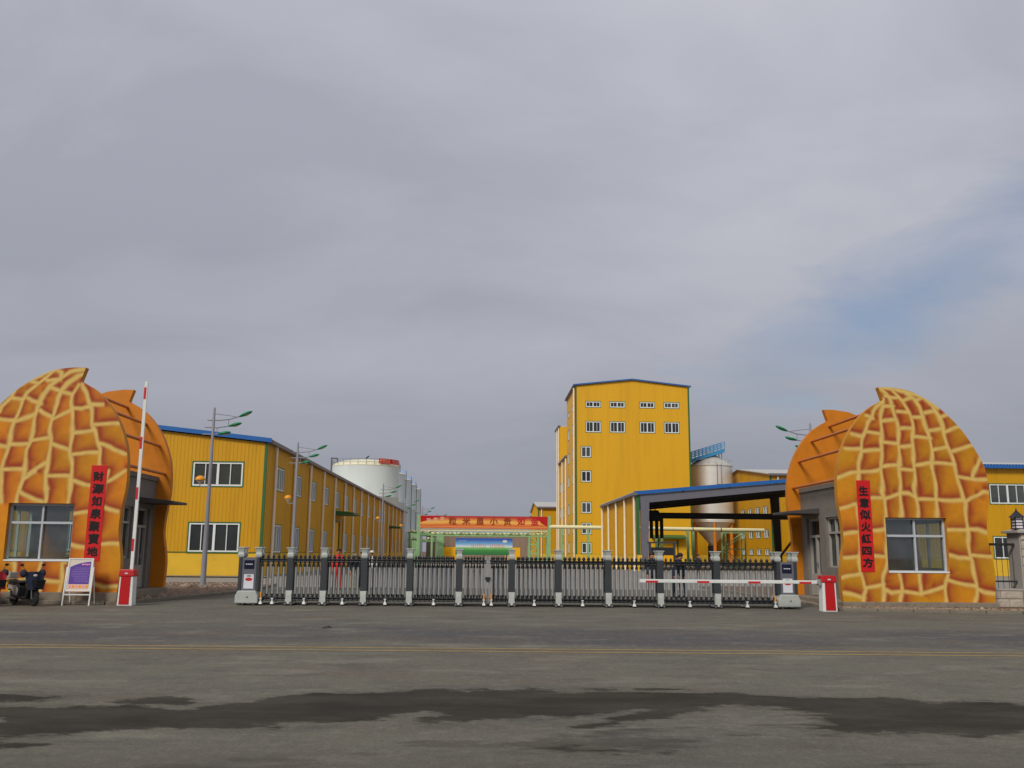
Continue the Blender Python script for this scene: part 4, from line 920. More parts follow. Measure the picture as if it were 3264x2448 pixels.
m = MB(); m.hexa([A_ + Vector((0, -1.0, -.3)), B_ + Vector((0, -1.0, -.3)), B_ + Vector((0, 1.0, -.3)), A_ + Vector((0, 1.0, -.3))], [A_ + Vector((0, -1.0, .25)), B_ + Vector((0, -1.0, .25)), B_ + Vector((0, 1.0, .25)), A_ + Vector((0, 1.0, .25))])
part('deck', m, 'steel_blue', cv)
for sy in (-1.0, 1.0):
    m = MB()
    for i in range(11):
        p = A_.lerp(B_, i / 10) + Vector((0, sy, .2)); m.bar(p, p + Vector((0, 0, 1.1)), .08)
    for dz in (.55, .8, 1.05, 1.3): m.bar(A_ + Vector((0, sy, dz)), B_ + Vector((0, sy, dz)), .07)
    part('railing', m, 'steel_blue', cv)
for t in (.15, .62, .92):
    for sy in (-.8, .8):
        p = A_.lerp(B_, t) + Vector((0, sy, -.3)); part('support', MB().bar(p, (p.x, p.y, 15.0 + max(0, 1.6 - abs(p.x - .5) * .55) * .6), .12), 'tank_rail', cv)

# ---------------------------------------------------------------- loading shelter
g = thing('loading_shelter', 'open loading shelter with grey steel frame, blue edge and yellow side wall', 'shelter', (14.7, 88, 0))
W, D, z0 = 22.3, 24.6, 7.1; sl = .092
part('side_wall', wall_mb(-D, -.25, 1.48, z0, (), rib=.45), 'yellow_sheet', g, rot=-PI / 2)
part('side_plinth', MB().box(.02, .3, .25, D, 0, 1.46), 'yellow_plaster', g)
part('corner_trim', MB().box(-.06, .24, -.06, .24, 1.5, z0), 'green_trim', g)
part('corner_block', MB().box(-.05, .35, -.35, .2, 0, 1.49), 'yellow_plaster', g)
for y in (.6, 6.6, 12.6, 18.7, 24.3): part('downpipe', MB().tube((-.18, y, 0), (-.18, y, z0 - .05), .12, n=8), 'white_pipe', g, smooth=True)
part('gutter', MB().box(-.4, .0, -.3, D + .2, z0 - .03, z0 + .2), 'gutter', g)
part('roof', slab(MB(), [(-.3, -.2, z0 + .3), (W, -.2, z0 + .3 + sl * W), (W, D + .2, z0 + .3 + sl * W), (-.3, D + .2, z0 + .3)], .16), 'roof_grey', g)
part('fascia', MB().hexa([(-.32, -.28, z0 + .0), (W, -.28, z0 + .0 + sl * W), (W, -.205, z0 + .0 + sl * W), (-.32, -.205, z0)], [(-.32, -.28, z0 + .34), (W, -.28, z0 + .34 + sl * W), (W, -.205, z0 + .34 + sl * W), (-.32, -.205, z0 + .34)]), 'blue_trim', g)
for k, y in enumerate((0, 8.1, 16.3, 24.2)):
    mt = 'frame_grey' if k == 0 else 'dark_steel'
    part('rafter', MB().hexa([(.3, y - .1, z0 - .78), (W, y - .1, z0 - .6 + sl * W), (W, y + .14, z0 - .6 + sl * W), (.3, y + .14, z0 - .78)], [(.3, y - .1, z0 - .01), (W, y - .1, z0 - .01 + sl * W), (W, y + .14, z0 - .01 + sl * W), (.3, y + .14, z0 - .01)]), mt, g)
    part('column', MB().hexa([(.32, y - .16, 0), (.95, y - .16, 0), (.95, y + .2, 0), (.32, y + .2, 0)], [(.32, y - .16, z0 - .6), (1.15, y - .16, z0 - .6), (1.15, y + .2, z0 - .6), (.32, y + .2, z0 - .6)]), mt, g)
    part('column', MB().hexa([(W - 1.5, y - .16, 0), (W - .85, y - .16, 0), (W - .85, y + .2, 0), (W - 1.5, y + .2, 0)], [(W - 2.0, y - .16, z0 - .6 + sl * (W - 1)), (W - .9, y - .16, z0 - .6 + sl * (W - 1)), (W - .9, y + .2, z0 - .6 + sl * (W - 1)), (W - 2.0, y + .2, z0 - .6 + sl * (W - 1))]), mt, g)
for x in (4.5, 9, 13.5, 18): part('purlin', MB().box(x, x + .14, .2, D, z0 - .13 + sl * x, z0 + .05 + sl * x), 'dark_steel', g)
part('brace', MB().bar((W - 1.2, 24.2, 1.2), (W - .2, 16.3, 5.5), .2), 'dark_steel', g)
dk = thing('dust_duct', 'black dust duct with drop pipes hanging inside the loading shelter', 'duct', (14.7, 104, 0))
part('main_duct', MB().box(4.0, 20.0, -.4, .4, 5.5, 6.15), 'duct', dk, bevel=.12)
part('elbow', MB().hexa([(3.6, -.5, 5.2), (5.5, -.5, 5.2), (5.5, .5, 5.2), (3.6, .5, 5.2)], [(4.0, -.5, 6.4), (5.0, -.5, 6.4), (5.0, .5, 6.4), (4.0, .5, 6.4)]), 'duct', dk, bevel=.1)
for x in (3.7, 4.25, 4.85, 5.4): part('drop_pipe', MB().tube((x, 0, 3.3), (x, 0, 5.5), .2, n=10), 'duct', dk, smooth=True)
for x in (4.2, 4.7): part('hanger', MB().tube((x, 0, 6.1), (x, 0, 7.55), .06, n=6), 'dark_steel', dk)
wb = thing('scale_frame', 'dark frame board standing behind the gate beside the shelter column', 'frame', (11.6, 60, 0))
part('post', MB().box(-.85, -.72, -.08, .08, 0, 2.3), 'gate_dark', wb); part('post', MB().box(.72, .85, -.08, .08, 0, 2.3), 'gate_dark', wb)
part('board', MB().box(-.72, .72, -.06, .06, 1.55, 2.05), 'dark_steel', wb); part('rail', MB().box(-.95, .95, -.1, .1, 2.3, 2.4), 'gate_dark', wb)

# ---------------------------------------------------------------- pipe racks
g = thing('pipe_rack', 'cream pipe on light green posts crossing in front of the tower', 'pipe rack', (8.5, 118, 0))
part('pipe', MB().tube((0, 0, 4.84), (27.4, 0, 4.64), .24, n=14), 'cream_pipe', g, smooth=True)
for x in (8.9, 18.2, 21.8): part('flange', MB().tube((x, 0, 4.84 - .2 * x / 27.4), (x + .12, 0, 4.84 - .2 * x / 27.4), .29, n=14), 'tank_rail', g)
for x in (1.6, 4.95, 13.6, 14.3, 17.6, 18.3): part('post', MB().box(x - .14, x + .14, -.14, .14, 0, 4.6), 'green_steel', g)
part('branch_pipe', MB().tube((11.3, .5, 4.7), (11.3, .5, 3.1), .16).tube((11.3, .5, 3.1), (10.6, .5, 3.0), .18), 'cream_pipe', g, smooth=True)
lt = thing('lattice_tower', 'light green lattice tower under the cream pipe', 'tower', (32.1, 118.6, 0))
def lattice(root, w, d, h, n, m='green_steel', t=.16):
    for sx in (-w / 2, w / 2):
        for sy in (-d / 2, d / 2): part('leg', MB().box(sx - t / 2, sx + t / 2, sy - t / 2, sy + t / 2, 0, h), m, root)
    for i in range(n + 1):
        z = h * i / n - (.07 if i == n else -.07)
        for sy in (-d / 2, d / 2): part('crossbar', MB().bar((-w / 2, sy, z), (w / 2, sy, z), t * .7), m, root)
    for i in range(n):
        za, zb = h * i / n + .1, h * (i + 1) / n - .1
        for sy in (-d / 2, d / 2):
            a, b = (-w / 2, w / 2) if i % 2 else (w / 2, -w / 2)
            part('brace', MB().bar((a, sy * 1.02, za), (b, sy * 1.02, zb), t * .55), m, root)
lattice(lt, 2.5, 1.8, 4.4, 2)
lt2 = thing('lattice_tower', 'pale green lattice tower right of the blue billboard', 'tower', (8.3, 150, 0)); lattice(lt2, 1.4, 1.4, 4.2, 3, t=.3)
# banner bridge
g = thing('banner_frame', 'light green post frame carrying the long red banner', 'frame', (.3, 118, 0))
for x in (-8.2, 8.2):
    part('post', MB().box(x - .2, x + .2, -.2, .2, 0, 6.2), 'green_steel', g)
part('beam', MB().box(-8.0, 8.0, -.12, .12, 4.22, 4.42), 'cream_pipe', g)
bn = thing('slogan_banner', 'long red and gold slogan banner across the yard road', 'banner', (.3, 117.75, 4.5))
part('cloth', MB().box(-8.0, 8.0, -.03, .03, 0, 1.58), 'banner_print', bn)
part('corner_patch', MB().prism([(-7.98, .75), (-6.4, 1.2), (-5.4, 1.56), (-7.98, 1.56)], -.042, -.034), 'red_metal', bn)
part('corner_patch', MB().prism([(7.98, .35), (7.2, .75), (6.9, 1.1), (5.6, 1.56), (7.98, 1.56)], -.042, -.034), 'red_metal', bn)
for i, ch in enumerate('粒米虽小贵如金'):
    link('character', text_mesh(ch, 1.02, 'stripe_red' if i > 4 else 'brown_ink', bold=.03, name='character', layers=5), bn, (-3.95 + i * 1.72, -.06, .88))
em = MB()
for i in range(3):
    x = -7.2 + i * .85; z = .72 + i * .09
    for (a, b, c, d) in ((0, .5, .42, .5), (.05, .12, 0, .42), (.38, .45, 0, .42), (.12, .38, .18, .25), (.2, .28, .25, .42)): em.box(x + a, x + b, -.05, -.045, z + c, z + d)
tag(part('emblem', em, 'peach', bn), kind='stuff')
# truss over the road
g = thing('pipe_truss', 'green pipe truss spanning the yard road behind the red banner', 'truss', (1.2, 150, 0))
for y in (-.6, .6):
    for z in (4.15, 5.1): part('chord', MB().bar((-9.2, y, z), (9.4, y, z), .2), 'green_steel', g)
    n = 14
    m = MB()
    for i in range(n):
        a = -9.2 + 18.6 * i / n; b = -9.2 + 18.6 * (i + 1) / n
        m.bar((a, y, 4.15 if i % 2 else 5.1), (b, y, 5.1 if i % 2 else 4.15), .12).bar((b, y, 4.15), (b, y, 5.1), .1)
    part('web', m, 'green_steel', g)
for y in (-.3, .1, .45): part('pipe', MB().tube((-9.2, y, 4.5), (9.4, y, 4.5), .16, n=8), 'cream_pipe' if y < .4 else 'stainless', g, smooth=True)
for x in (-9.1, 9.3):
    for y in (-.6, .6): part('post', MB().box(x - .12, x + .12, y - .12, y + .12, 0, 4.05), 'green_steel', g)
# long gallery on the left of the road
g = thing('pipe_gallery', 'row of green posts carrying pipes left of the yard road', 'pipe rack', (-10.6, 172, 0))
for i in range(8):
    for x in (-2.6, 2.4): part('post', MB().box(x - .13, x + .13, i * 5 - .13, i * 5 + .13, 0, 5.0), 'green_steel', g)
    for z in (3.6, 4.9): part('crossbeam', MB().box(-2.9, 2.7, i * 5 - .12, i * 5 + .12, z, z + .22), 'green_steel', g)
for x, z, r_, mt in ((-2.2, 5.35, .22, 'cream_pipe'), (-1.3, 5.3, .16, 'stainless'), (-.4, 5.32, .18, 'cream_pipe'), (1.0, 5.35, .22, 'cream_pipe'), (-1.8, 4.02, .18, 'stainless'), (.9, 4.02, .18, 'cream_pipe'), (1.9, 4.0, .14, 'green_steel')):
    part('pipe', MB().tube((x, -1, z), (x, 36, z), r_, n=8), mt, g, smooth=True)
# billboard
g = thing('billboard', 'wide billboard printed with blue sky and green meadow', 'billboard', (.55, 190, 0))
part('board', MB().box(-5.75, 5.75, -.08, .08, 1.0, 4.35), 'bill_print', g)
for x in (-4.6, 0, 4.6): part('leg', MB().box(x - .15, x + .15, .1, .3, 0, 4.3), 'gutter', g)
m = MB()
for gx_ in (-2.6, 1.2):
    for i in range(4):
        x = gx_ + i * .78
        for a, b, c, d in ((0, .6, .5, .6), (0, .6, .26, .34), (.08, .18, 0, .6), (.42, .52, 0, .6), (.0, .6, 0, .08)): m.box(x + a, x + b, -.1, -.085, 2.55 + c, 2.55 + d)
tag(part('lettering', m, 'peach', g), kind='stuff')
m = MB()
for i in range(3):
    for a, b, c, d in ((0, .4, .3, .38), (.05, .12, 0, .3), (.28, .36, 0, .3), (0, .4, .1, .17)): m.box(-5.1 + i * .55 + a, -5.1 + i * .55 + b, -.1, -.085, 3.55 + c, 3.55 + d)
tag(part('emblem', m, 'pale_blue', g), kind='stuff')
part('white_burst', MB().lathe([(.02, -.1), (.5, -.098), (.5, -.086), (.02, -.084)], 16, axis='Y', c=(4.2, 0, 3.75)), 'paper_white', g).scale = (1, 1, .55)
g.children[-1].location.z = 3.75 * .45

# ---------------------------------------------------------------- retractable gate, two leaves
CAP = MB()
CAP.lathe([(.062, 0), (.085, .03), (.095, .07), (.085, .11), (.058, .15), (.052, .17)], 12)
CAP.hexa([(-.055, -.055, .17), (.055, -.055, .17), (.055, .055, .17), (-.055, .055, .17)], [(-.085, -.085, .24), (.085, -.085, .24), (.085, .085, .24), (-.085, .085, .24)])
CAP.hexa([(-.085, -.085, .24), (.085, -.085, .24), (.085, .085, .24), (-.085, .085, .24)], [(-.13, -.12, .285), (.13, -.12, .285), (.13, .12, .285), (-.13, .12, .285)])
CAP.box(-.14, .14, -.13, .13, .286, .315)
CAP = MB()
def ring(*rs):
    for (h0, z0), (h1, z1) in zip(rs[:-1], rs[1:]):
        CAP.hexa([(-h0, -h0 * .9, z0), (h0, -h0 * .9, z0), (h0, h0 * .9, z0), (-h0, h0 * .9, z0)], [(-h1, -h1 * .9, z1), (h1, -h1 * .9, z1), (h1, h1 * .9, z1), (-h1, h1 * .9, z1)])
ring((.082, 0), (.098, .04), (.098, .10), (.078, .14), (.078, .17), (.092, .22), (.112, .275), (.128, .28), (.128, .305))
CAPM = CAP.mesh('capital', 'gate_cap', bevel=.006)
COLM = MB().box(-.10, .10, -.24, -.10, .40, 1.45).box(-.10, .10, .10, .24, .40, 1.45).box(-.075, .075, -.1, .1, .42, 1.40).mesh('post', 'gate_dark', bevel=.012)
SHOE = MB().hexa([(-.10, -.29, .10), (.10, -.29, .10), (.10, .29, .10), (-.10, .29, .10)], [(-.085, -.275, .30), (.085, -.275, .30), (.085, .275, .30), (-.085, .275, .30)])
SHOE.hexa([(-.085, -.275, .30), (.085, -.275, .30), (.085, .275, .30), (-.085, .275, .30)], [(-.10, -.25, .45), (.10, -.25, .45), (.10, .25, .45), (-.10, .25, .45)])
SHOE.hexa([(-.14, -.31, .05), (.14, -.31, .05), (.14, .31, .05), (-.14, .31, .05)], [(-.10, -.29, .11), (.10, -.29, .11), (.10, .29, .11), (-.10, .29, .11)])
SHOEM = SHOE.mesh('shoe', 'gate_cap', bevel=.008)
TYRE = MB().lathe([(.045, -.02), (.06, -.018), (.06, .018), (.045, .02)], 14, axis='Y').mesh('castor_wheel', 'rubber', smooth=True)
HUB = MB().lathe([(.012, -.024), (.04, -.022), (.04, .022), (.012, .024)], 12, axis='Y').mesh('hub', 'wheel_grey', smooth=True)
TUBE = MB().tube((0, 0, .30), (0, 0, 1.22), .034, n=10).mesh('picket', 'gate_tube', smooth=True)
BOOT = MB().hexa([(-.05, -.06, .05), (.05, -.06, .05), (.05, .06, .05), (-.05, .06, .05)], [(-.03, -.04, .12), (.03, -.04, .12), (.03, .04, .12), (-.03, .04, .12)]).tube((0, 0, .12), (0, 0, .20), .022, .03).box(-.035, .035, -.04, .04, .20, .225).mesh('castor_fork', 'white_metal')
def wheel(parent, x, y, z=.06, s=1.0):
    w = link('castor_wheel', TYRE, parent, (x, y, z)); w.scale = (s, s, s); link('hub', HUB, w); return w
def gate_leaf(drive_x, posts, end_x, castors, side, label):
    y = 29.6
    g = thing('retractable_gate', label, 'gate', (drive_x, y, 0), 0, 'leaves of the retractable gate')
    X = lambda x: x - drive_x
    # drive unit
    b = MB(); pr = [(-.345, .07), (.345, .07), (.345, .28), (.27, .44), (-.27, .44), (-.345, .28)]
    b.prism(pr, -.42, .42); dr = part('drive_base', b, 'gate_cap', g, bevel=.02)
    part('lock', MB().lathe([(.022, -.43), (.022, -.415)], 10, c=(.03, 0, .25), axis='Y'), 'rubber', dr)
    for sx in (-.22, .22):
        for sy in (-.36, .36): wheel(g, sx, sy, .07, 1.15)
    for sx in (-.27, .27): part('drive_stile', MB().box(sx - .05, sx + .05, -.27, .27, .442, 1.45), 'gate_dark', g, bevel=.01)
    part('drive_panel', MB().box(-.22, .22, -.24, .24, .443, 1.44), 'frame_grey', g)
    part('display', MB().box(-.15, .15, -.262, -.241, 1.10, 1.37), 'navy', g, bevel=.006)
    dm = MB()
    for i in range(4): dm.box(-.1 + i * .055, -.062 + i * .055, -.266, -.263, 1.22, 1.25)
    tag(part('display_digits', dm, 'paper_white', g), kind='stuff')
    nt = part('notice_plate', MB().box(-.14, .16, -.256, -.241, .50, .93), 'paper_white', g)
    ne = MB().lathe([(.01, -.262), (.11, -.261), (.11, -.2575), (.01, -.257)], 14, c=(0, 0, 0), axis='Y')
    e_ = part('emblem', ne, 'stripe_red', nt, loc=(.01, 0, .78)); e_.scale = (1, 1, .45)
    part('caption', MB().box(-.05, .07, -.2605, -.2572, .865, .895), 'ink', nt)
    for sx in (-.27, .27):
        for sy in (-.17, .17): link('capital', CAPM, g, (sx, sy, 1.45))
    # posts
    for p in posts:
        link('post', COLM, g, (X(p), 0, 0)); link('shoe', SHOEM, g, (X(p), 0, 0))
        for sy in (-.17, .17): link('capital', CAPM, g, (X(p), sy, 1.45))
        for sx in (-.085, .085): wheel(g, X(p) + sx, -.29, .06)
        wheel(g, X(p) - .085, .29); wheel(g, X(p) + .085, .29)
    # bays of pickets
    inner = drive_x + side * .32
    xs_ = sorted([inner] + list(posts) + [end_x])
    for a, b_ in zip(xs_[:-1], xs_[1:]):
        ea = .0 if a in (inner, end_x) else .11; eb = .0 if b_ in (inner, end_x) else .11
        n = max(4, round((b_ - a - .22) / .145)); n = min(n, 10)
        s = (b_ - eb - a - ea) / n
        for yy in (-.17, .17):
            rl = MB()
            for i in range(n):
                x = X(a + ea + s * (i + .5)); xo = x + (0 if yy < 0 else s * .45)
                if yy > 0 and i == n - 1: continue
                link('picket', TUBE, g, (xo, yy, 0))
                rl.tube((xo, yy, 1.22), (xo, yy, 1.46), .022, n=6).ball((xo, yy, 1.47), .042, n=8, m=5).tube((xo, yy, 1.49), (xo, yy, 1.545), .028, .004, n=6)
                rl.tube((xo, yy, .14), (xo, yy, .30), .024, n=6).box(xo - .036, xo + .036, yy - .036, yy + .036, 1.17, 1.24).box(xo - .034, xo + .034, yy - .034, yy + .034, .29, .35)
            x0_, x1_ = X(a + ea), X(b_ - eb)
            for i in range(n + 1):
                xa = x0_ + s * i - s * .42; xb = xa + s * .84
                xa, xb = max(xa, x0_), min(xb, x1_)
                if xb - xa < .03: continue
                for z, sg in ((1.40, 1), (1.325, -1), (.235, 1), (.165, -1)):
                    rl.tube((xa, yy - .02, z + sg * .008), (xb, yy - .02, z - sg * .008), .025, n=6)
            tag(part('link_rail', rl, 'gate_black', g, smooth=True), kind='stuff')
        cr = MB()
        for i in range(n):
            xa = X(a + ea + s * i); xb = xa + s
            for z in (1.36, .2): cr.bar((xa, -.17, z), (xb, .17, z), .025).bar((xb, -.17, z), (xa, .17, z), .025)
        tag(part('scissor_links', cr, 'gate_black', g), kind='stuff')
    for c in castors:
        for yy in (-.26, .26):
            f = link('castor_fork', BOOT, g, (X(c), yy, 0)); wheel(f, 0, 0, .045, .8)
            part('castor_arm', MB().bar((X(c), yy, .21), (X(c), yy * .65, .21), .03), 'gate_dark', g)
    # meeting stile
    part('meeting_stile', MB().box(X(end_x) - .03, X(end_x) + .03, -.2, .2, .12, 1.52), 'gate_tube', g, bevel=.008)
    for c in (drive_x + side * .42, end_x - side * .06):
        f = link('castor_fork', BOOT, g, (X(c), -.31, 0)); wheel(f, 0, 0, .045, .8)
        part('warning_light', MB().tube((X(c), -.31, .226), (X(c), -.31, .40), .026), 'lamp_orange', g, smooth=True)
        part('castor_arm', MB().bar((X(c), -.31, .215), (X(c), -.17, .215), .03), 'gate_dark', g)
    return g
gate_leaf(-7.15, [-5.90, -4.86, -3.62, -2.21, -.68], .16, [-6.39, -5.42, -4.25, -2.94, -1.45], 1, 'gate leaf whose drive unit stands near the raised barrier')
gate_leaf(9.60, [.96, 2.42, 3.98, 5.61, 7.40], .27, [1.66, 3.16, 4.77, 6.51, 8.31], -1, 'gate leaf behind the lowered barrier arm')
ho = part('hasp', MB().box(-.08, .08, -.24, -.19, .82, .90).lathe([(.03, -.25), (.045, -.24), (.045, -.2), (.03, -.19)], 10, c=(0, 0, .79), axis='Y'), 'gate_black', bpy.data.objects['retractable_gate'], loc=(.215 + 7.15, 0, 0))
tag(link('gate_track', MB().box(-7.0, 9.4, 29.9, 30.0, .002, .05).mesh('gate_track', 'kerb')), 'low rail on the ground behind the gate leaves', 'rail')

# ---------------------------------------------------------------- barrier gates
def barrier(loc, mir, label, up):
    g = thing('barrier_gate', label, 'barrier', loc, 0, 'red and white barrier gates')
    s = mir
    b = MB().hexa([(-.22, -.17, 0), (.22, -.17, 0), (.22, .17, 0), (-.22, .17, 0)], [(-.20, -.16, .86), (.20, -.16, .86), (.20, .16, .86), (-.20, .16, .86)])
    c = part('cabinet', b, 'white_metal', g, bevel=.012)
    part('front_panel', MB().hexa([(-.13, -.182, .04), (.17 if s > 0 else .13, -.182, .04), (.17 if s > 0 else .13, -.165, .04), (-.13, -.165, .04)] if s > 0 else [(-.17, -.182, .04), (.13, -.182, .04), (.13, -.165, .04), (-.17, -.165, .04)],
         [(-.13, -.176, .86), (.15, -.176, .86), (.15, -.155, .86), (-.13, -.155, .86)] if s > 0 else [(-.15, -.176, .86), (.13, -.176, .86), (.13, -.155, .86), (-.15, -.155, .86)]), 'red_metal', g)
    part('top_cover', MB().hexa([(-.235, -.195, .862), (.235, -.195, .862), (.235, .195, .862), (-.235, .195, .862)], [(-.215, -.175, 1.06), (.215, -.175, 1.06), (.215, .175, 1.06), (-.215, .175, 1.06)]), 'red_metal', g, bevel=.02)
    part('badge', MB().box(-.045, .045, -.197, -.19, .93, .965), 'paper_white', g)
    ax_ = -.02; ay = -.0
    L_ = 5.82 if up else 5.45
    if up: o = Vector((.07, .02, .98)); d = Vector((0, 0, 1)); n = Vector((1, 0, 0)); st = -.1
    else: o = Vector((-.24, -.02, .86)); d = Vector((-1, 0, 0)); n = Vector((0, 0, 1)); st = 0
    part('pivot', MB().tube(o + Vector((0, -.12, 0)), o + Vector((0, .12, 0)), .09, n=14), 'red_metal' if up else 'gate_tube', g, smooth=True)
    arm = MB(); a = o + d * st; e2 = o + d * L_
    arm.bar(a, e2, .05 if not up else .05, .10) if not up else arm.hexa([a + Vector((-.05, -.025, 0)), a + Vector((.05, -.025, 0)), a + Vector((.05, .025, 0)), a + Vector((-.05, .025, 0))], [e2 + Vector((-.05, -.025, 0)), e2 + Vector((.05, -.025, 0)), e2 + Vector((.05, .025, 0)), e2 + Vector((-.05, .025, 0))])
    am = part('arm', arm, 'white_metal', g, bevel=.01)
    for k in range(4):
        p0 = o + d * (L_ - .18 - .37 - k * 1.55 + .0); p1 = p0 + d * .37
        if up: part('stripe', MB().box(p0.x - .053, p0.x + .02, p0.y - .029, p0.y - .0255, p0.z, p1.z), 'stripe_red', am)
        else: part('stripe', MB().box(p1.x, p0.x, p0.y - .029, p0.y - .0255, p0.z - .05, p0.z + .01), 'stripe_red', am)
    return g
barrier((10.45, 28.25, 0), 1, 'barrier gate with its arm lowered across the gate', False)
barrier((-10.58, 28.75, 0), -1, 'barrier gate with its arm raised upright', True)

# ---------------------------------------------------------------- street lamps
def lamp(loc, mir, label, detail=True):
    g = thing('street_lamp', label, 'street lamp', loc, 0, 'street lamps along the yard road')
    X = lambda x: x * mir
    part('pole', MB().lathe([(.2, 0), (.2, .03), (.13, .04), (.125, .4), (.085, 4.0), (.055, 7.95), (.02, 8.02)], 14), 'lamp_pole', g, smooth=True)
    arms = [((-.28, 7.41), (.25, 7.41), (.7, 7.46), (1.14, 7.60)), ((-.38, 7.08), (.2, 7.07), (.69, 7.15)), ((-.47, 6.76), (.0, 6.75), (.23, 6.78))]
    heads = [((1.12, 7.58), (1.66, 7.82)), ((.67, 7.14), (1.21, 7.28)), ((.21, 6.77), (.74, 6.86))]
    for a in arms: part('arm', MB().path([(X(x), 0, z) for x, z in a], .028, 7), 'lamp_pole', g, smooth=True)
    part('stay', MB().path([(X(.03), 0, 7.72), (X(1.07), 0, 7.58)], .018, 6).path([(X(.68), 0, 7.46), (X(.68), 0, 7.15)], .016, 6).path([(X(.18), 0, 7.07), (X(.18), 0, 6.78)], .016, 6), 'lamp_pole', g)
    for (a, b) in heads:
        A = Vector((X(a[0]), 0, a[1])); B = Vector((X(b[0]), 0, b[1])); d = B - A; ang = math.atan2(d.z, d.x)
        m = MB(); L_ = d.length
        m.lathe([(.01, 0), (.055, L_ * .12), (.095, L_ * .4), (.10, L_ * .6), (.07, L_ * .85), (.01, L_)], 12, axis='X')
        o = part('lamp_head', m, 'lamp_green', g, smooth=True, loc=A); o.rotation_euler = (0, -ang, 0); o.scale = (1.15, 1.5, .85)
        if detail:
            gl = part('lamp_glass', MB().lathe([(.01, L_ * .3), (.07, L_ * .42), (.075, L_ * .6), (.01, L_ * .85)], 10, axis='X'), 'lamp_glass', o, smooth=True); gl.location = (0, 0, -.045)
    bx_ = X(-.43)
    part('bracket', MB().path([(0, 0, 4.38), (bx_, 0, 4.38), (bx_, 0, 4.50)], .025, 6), 'lamp_pole', g)
    part('globe_glass', MB().lathe([(.03, 4.48), (.05, 4.52), (.16, 4.62), (.19, 4.68)], 14, c=(bx_, 0, 0)), 'lamp_glass', g, smooth=True)
    part('globe_shade', MB().lathe([(.215, 4.66), (.225, 4.69), (.20, 4.77), (.13, 4.84), (.04, 4.87)], 16, c=(bx_, 0, 0)), 'lamp_orange', g, smooth=True)
    return g
L1 = lamp((-12.35, 42.5, .09), 1, 'street lamp on the bare verge in front of the factory gable')
for loc, lb in (((-11.0, 55.3, -.01), 'street lamp by the near corner of the long factory wall'), ((-9.42, 89, -.01), 'street lamp halfway along the long factory wall'),
                ((-9.35, 114, -.01), 'street lamp in front of the white storage silos'), ((-8.43, 133, -.01), 'street lamp just left of the red slogan banner'), ((-7.6, 158, -.01), 'farthest street lamp showing over the red slogan banner')):
    c = copy_tree(L1); c.location = loc; c['label'] = lb
lamp((16.2, 45, .085), -1, 'street lamp behind the gatehouse beside the lowered barrier')
lamp((9.9, 160, -.01), -1, 'distant street lamp in front of the low warehouse')

# ---------------------------------------------------------------- notice board
g = thing('notice_board', 'white folding notice board with purple poster beside the raised barrier', 'notice board', (-11.97, 28.55, 0))
for sx in (-.39, .39):
    part('leg', MB().bar((sx, -.06, 0), (sx, .08, 1.12), .035), 'white_metal', g)
    part('rear_leg', MB().bar((sx * .93, .42, 0), (sx * .93, .10, 1.2), .03), 'white_metal', g)
part('crossbar', MB().box(-.37, .37, -.025, .0, .30, .335), 'white_metal', g)
bo = MB().box(-.345, .345, -.012, .012, 0, .95); board = part('board', bo, 'cream_paper', g, loc=(0, 0.02, .42)); board.rotation_euler = (-.09, 0, 0)
fr = MB().box(-.37, -.33, -.025, .02, -.01, .96).box(.33, .37, -.025, .02, -.01, .96).box(-.33, .33, -.025, .02, -.01, .03).box(-.33, .33, -.025, .02, .925, .96)
part('frame', fr, 'white_metal', board)
arc = [(-.30, .20), (.30, .20), (.30, .86)] + [(.30 - .6 * t, .86 - .16 * t ** 1.9) for t in (.15, .3, .5, .7, .85, 1.0)]
part('poster', MB().prism(arc, -.0155, -.0125), 'purple', board)
tl = MB(); rr = random.Random(5)
for i in range(9):
    z = .66 - i * .05; x = -.24 + rr.choice((0, .04, .1))
    while x < .26:
        w_ = rr.uniform(.02, .09); tl.box(x, min(x + w_, .28), -.0185, -.016, z, z + .022); x += w_ + .012
tag(part('poster_text', tl, 'lilac', board), kind='stuff')
tl = MB()
for i in range(4): tl.box(.04 + i * .062, .09 + i * .062, -.0185, -.016, .755 + (i % 2) * .008, .80)
tag(part('poster_title', tl, 'pink', board), kind='stuff')
pb = part('poster_foot', MB().box(-.30, .30, -.0155, -.0125, .06, .196), 'peach', board)
for i in range(6): part('picture', MB().lathe([(.004, -.019), (.04, -.0185), (.04, -.016), (.004, -.0158)], 12, axis='Y', c=(-.25 + i * .1, 0, .13)), 'lamp_orange' if i % 2 else 'pink', pb)

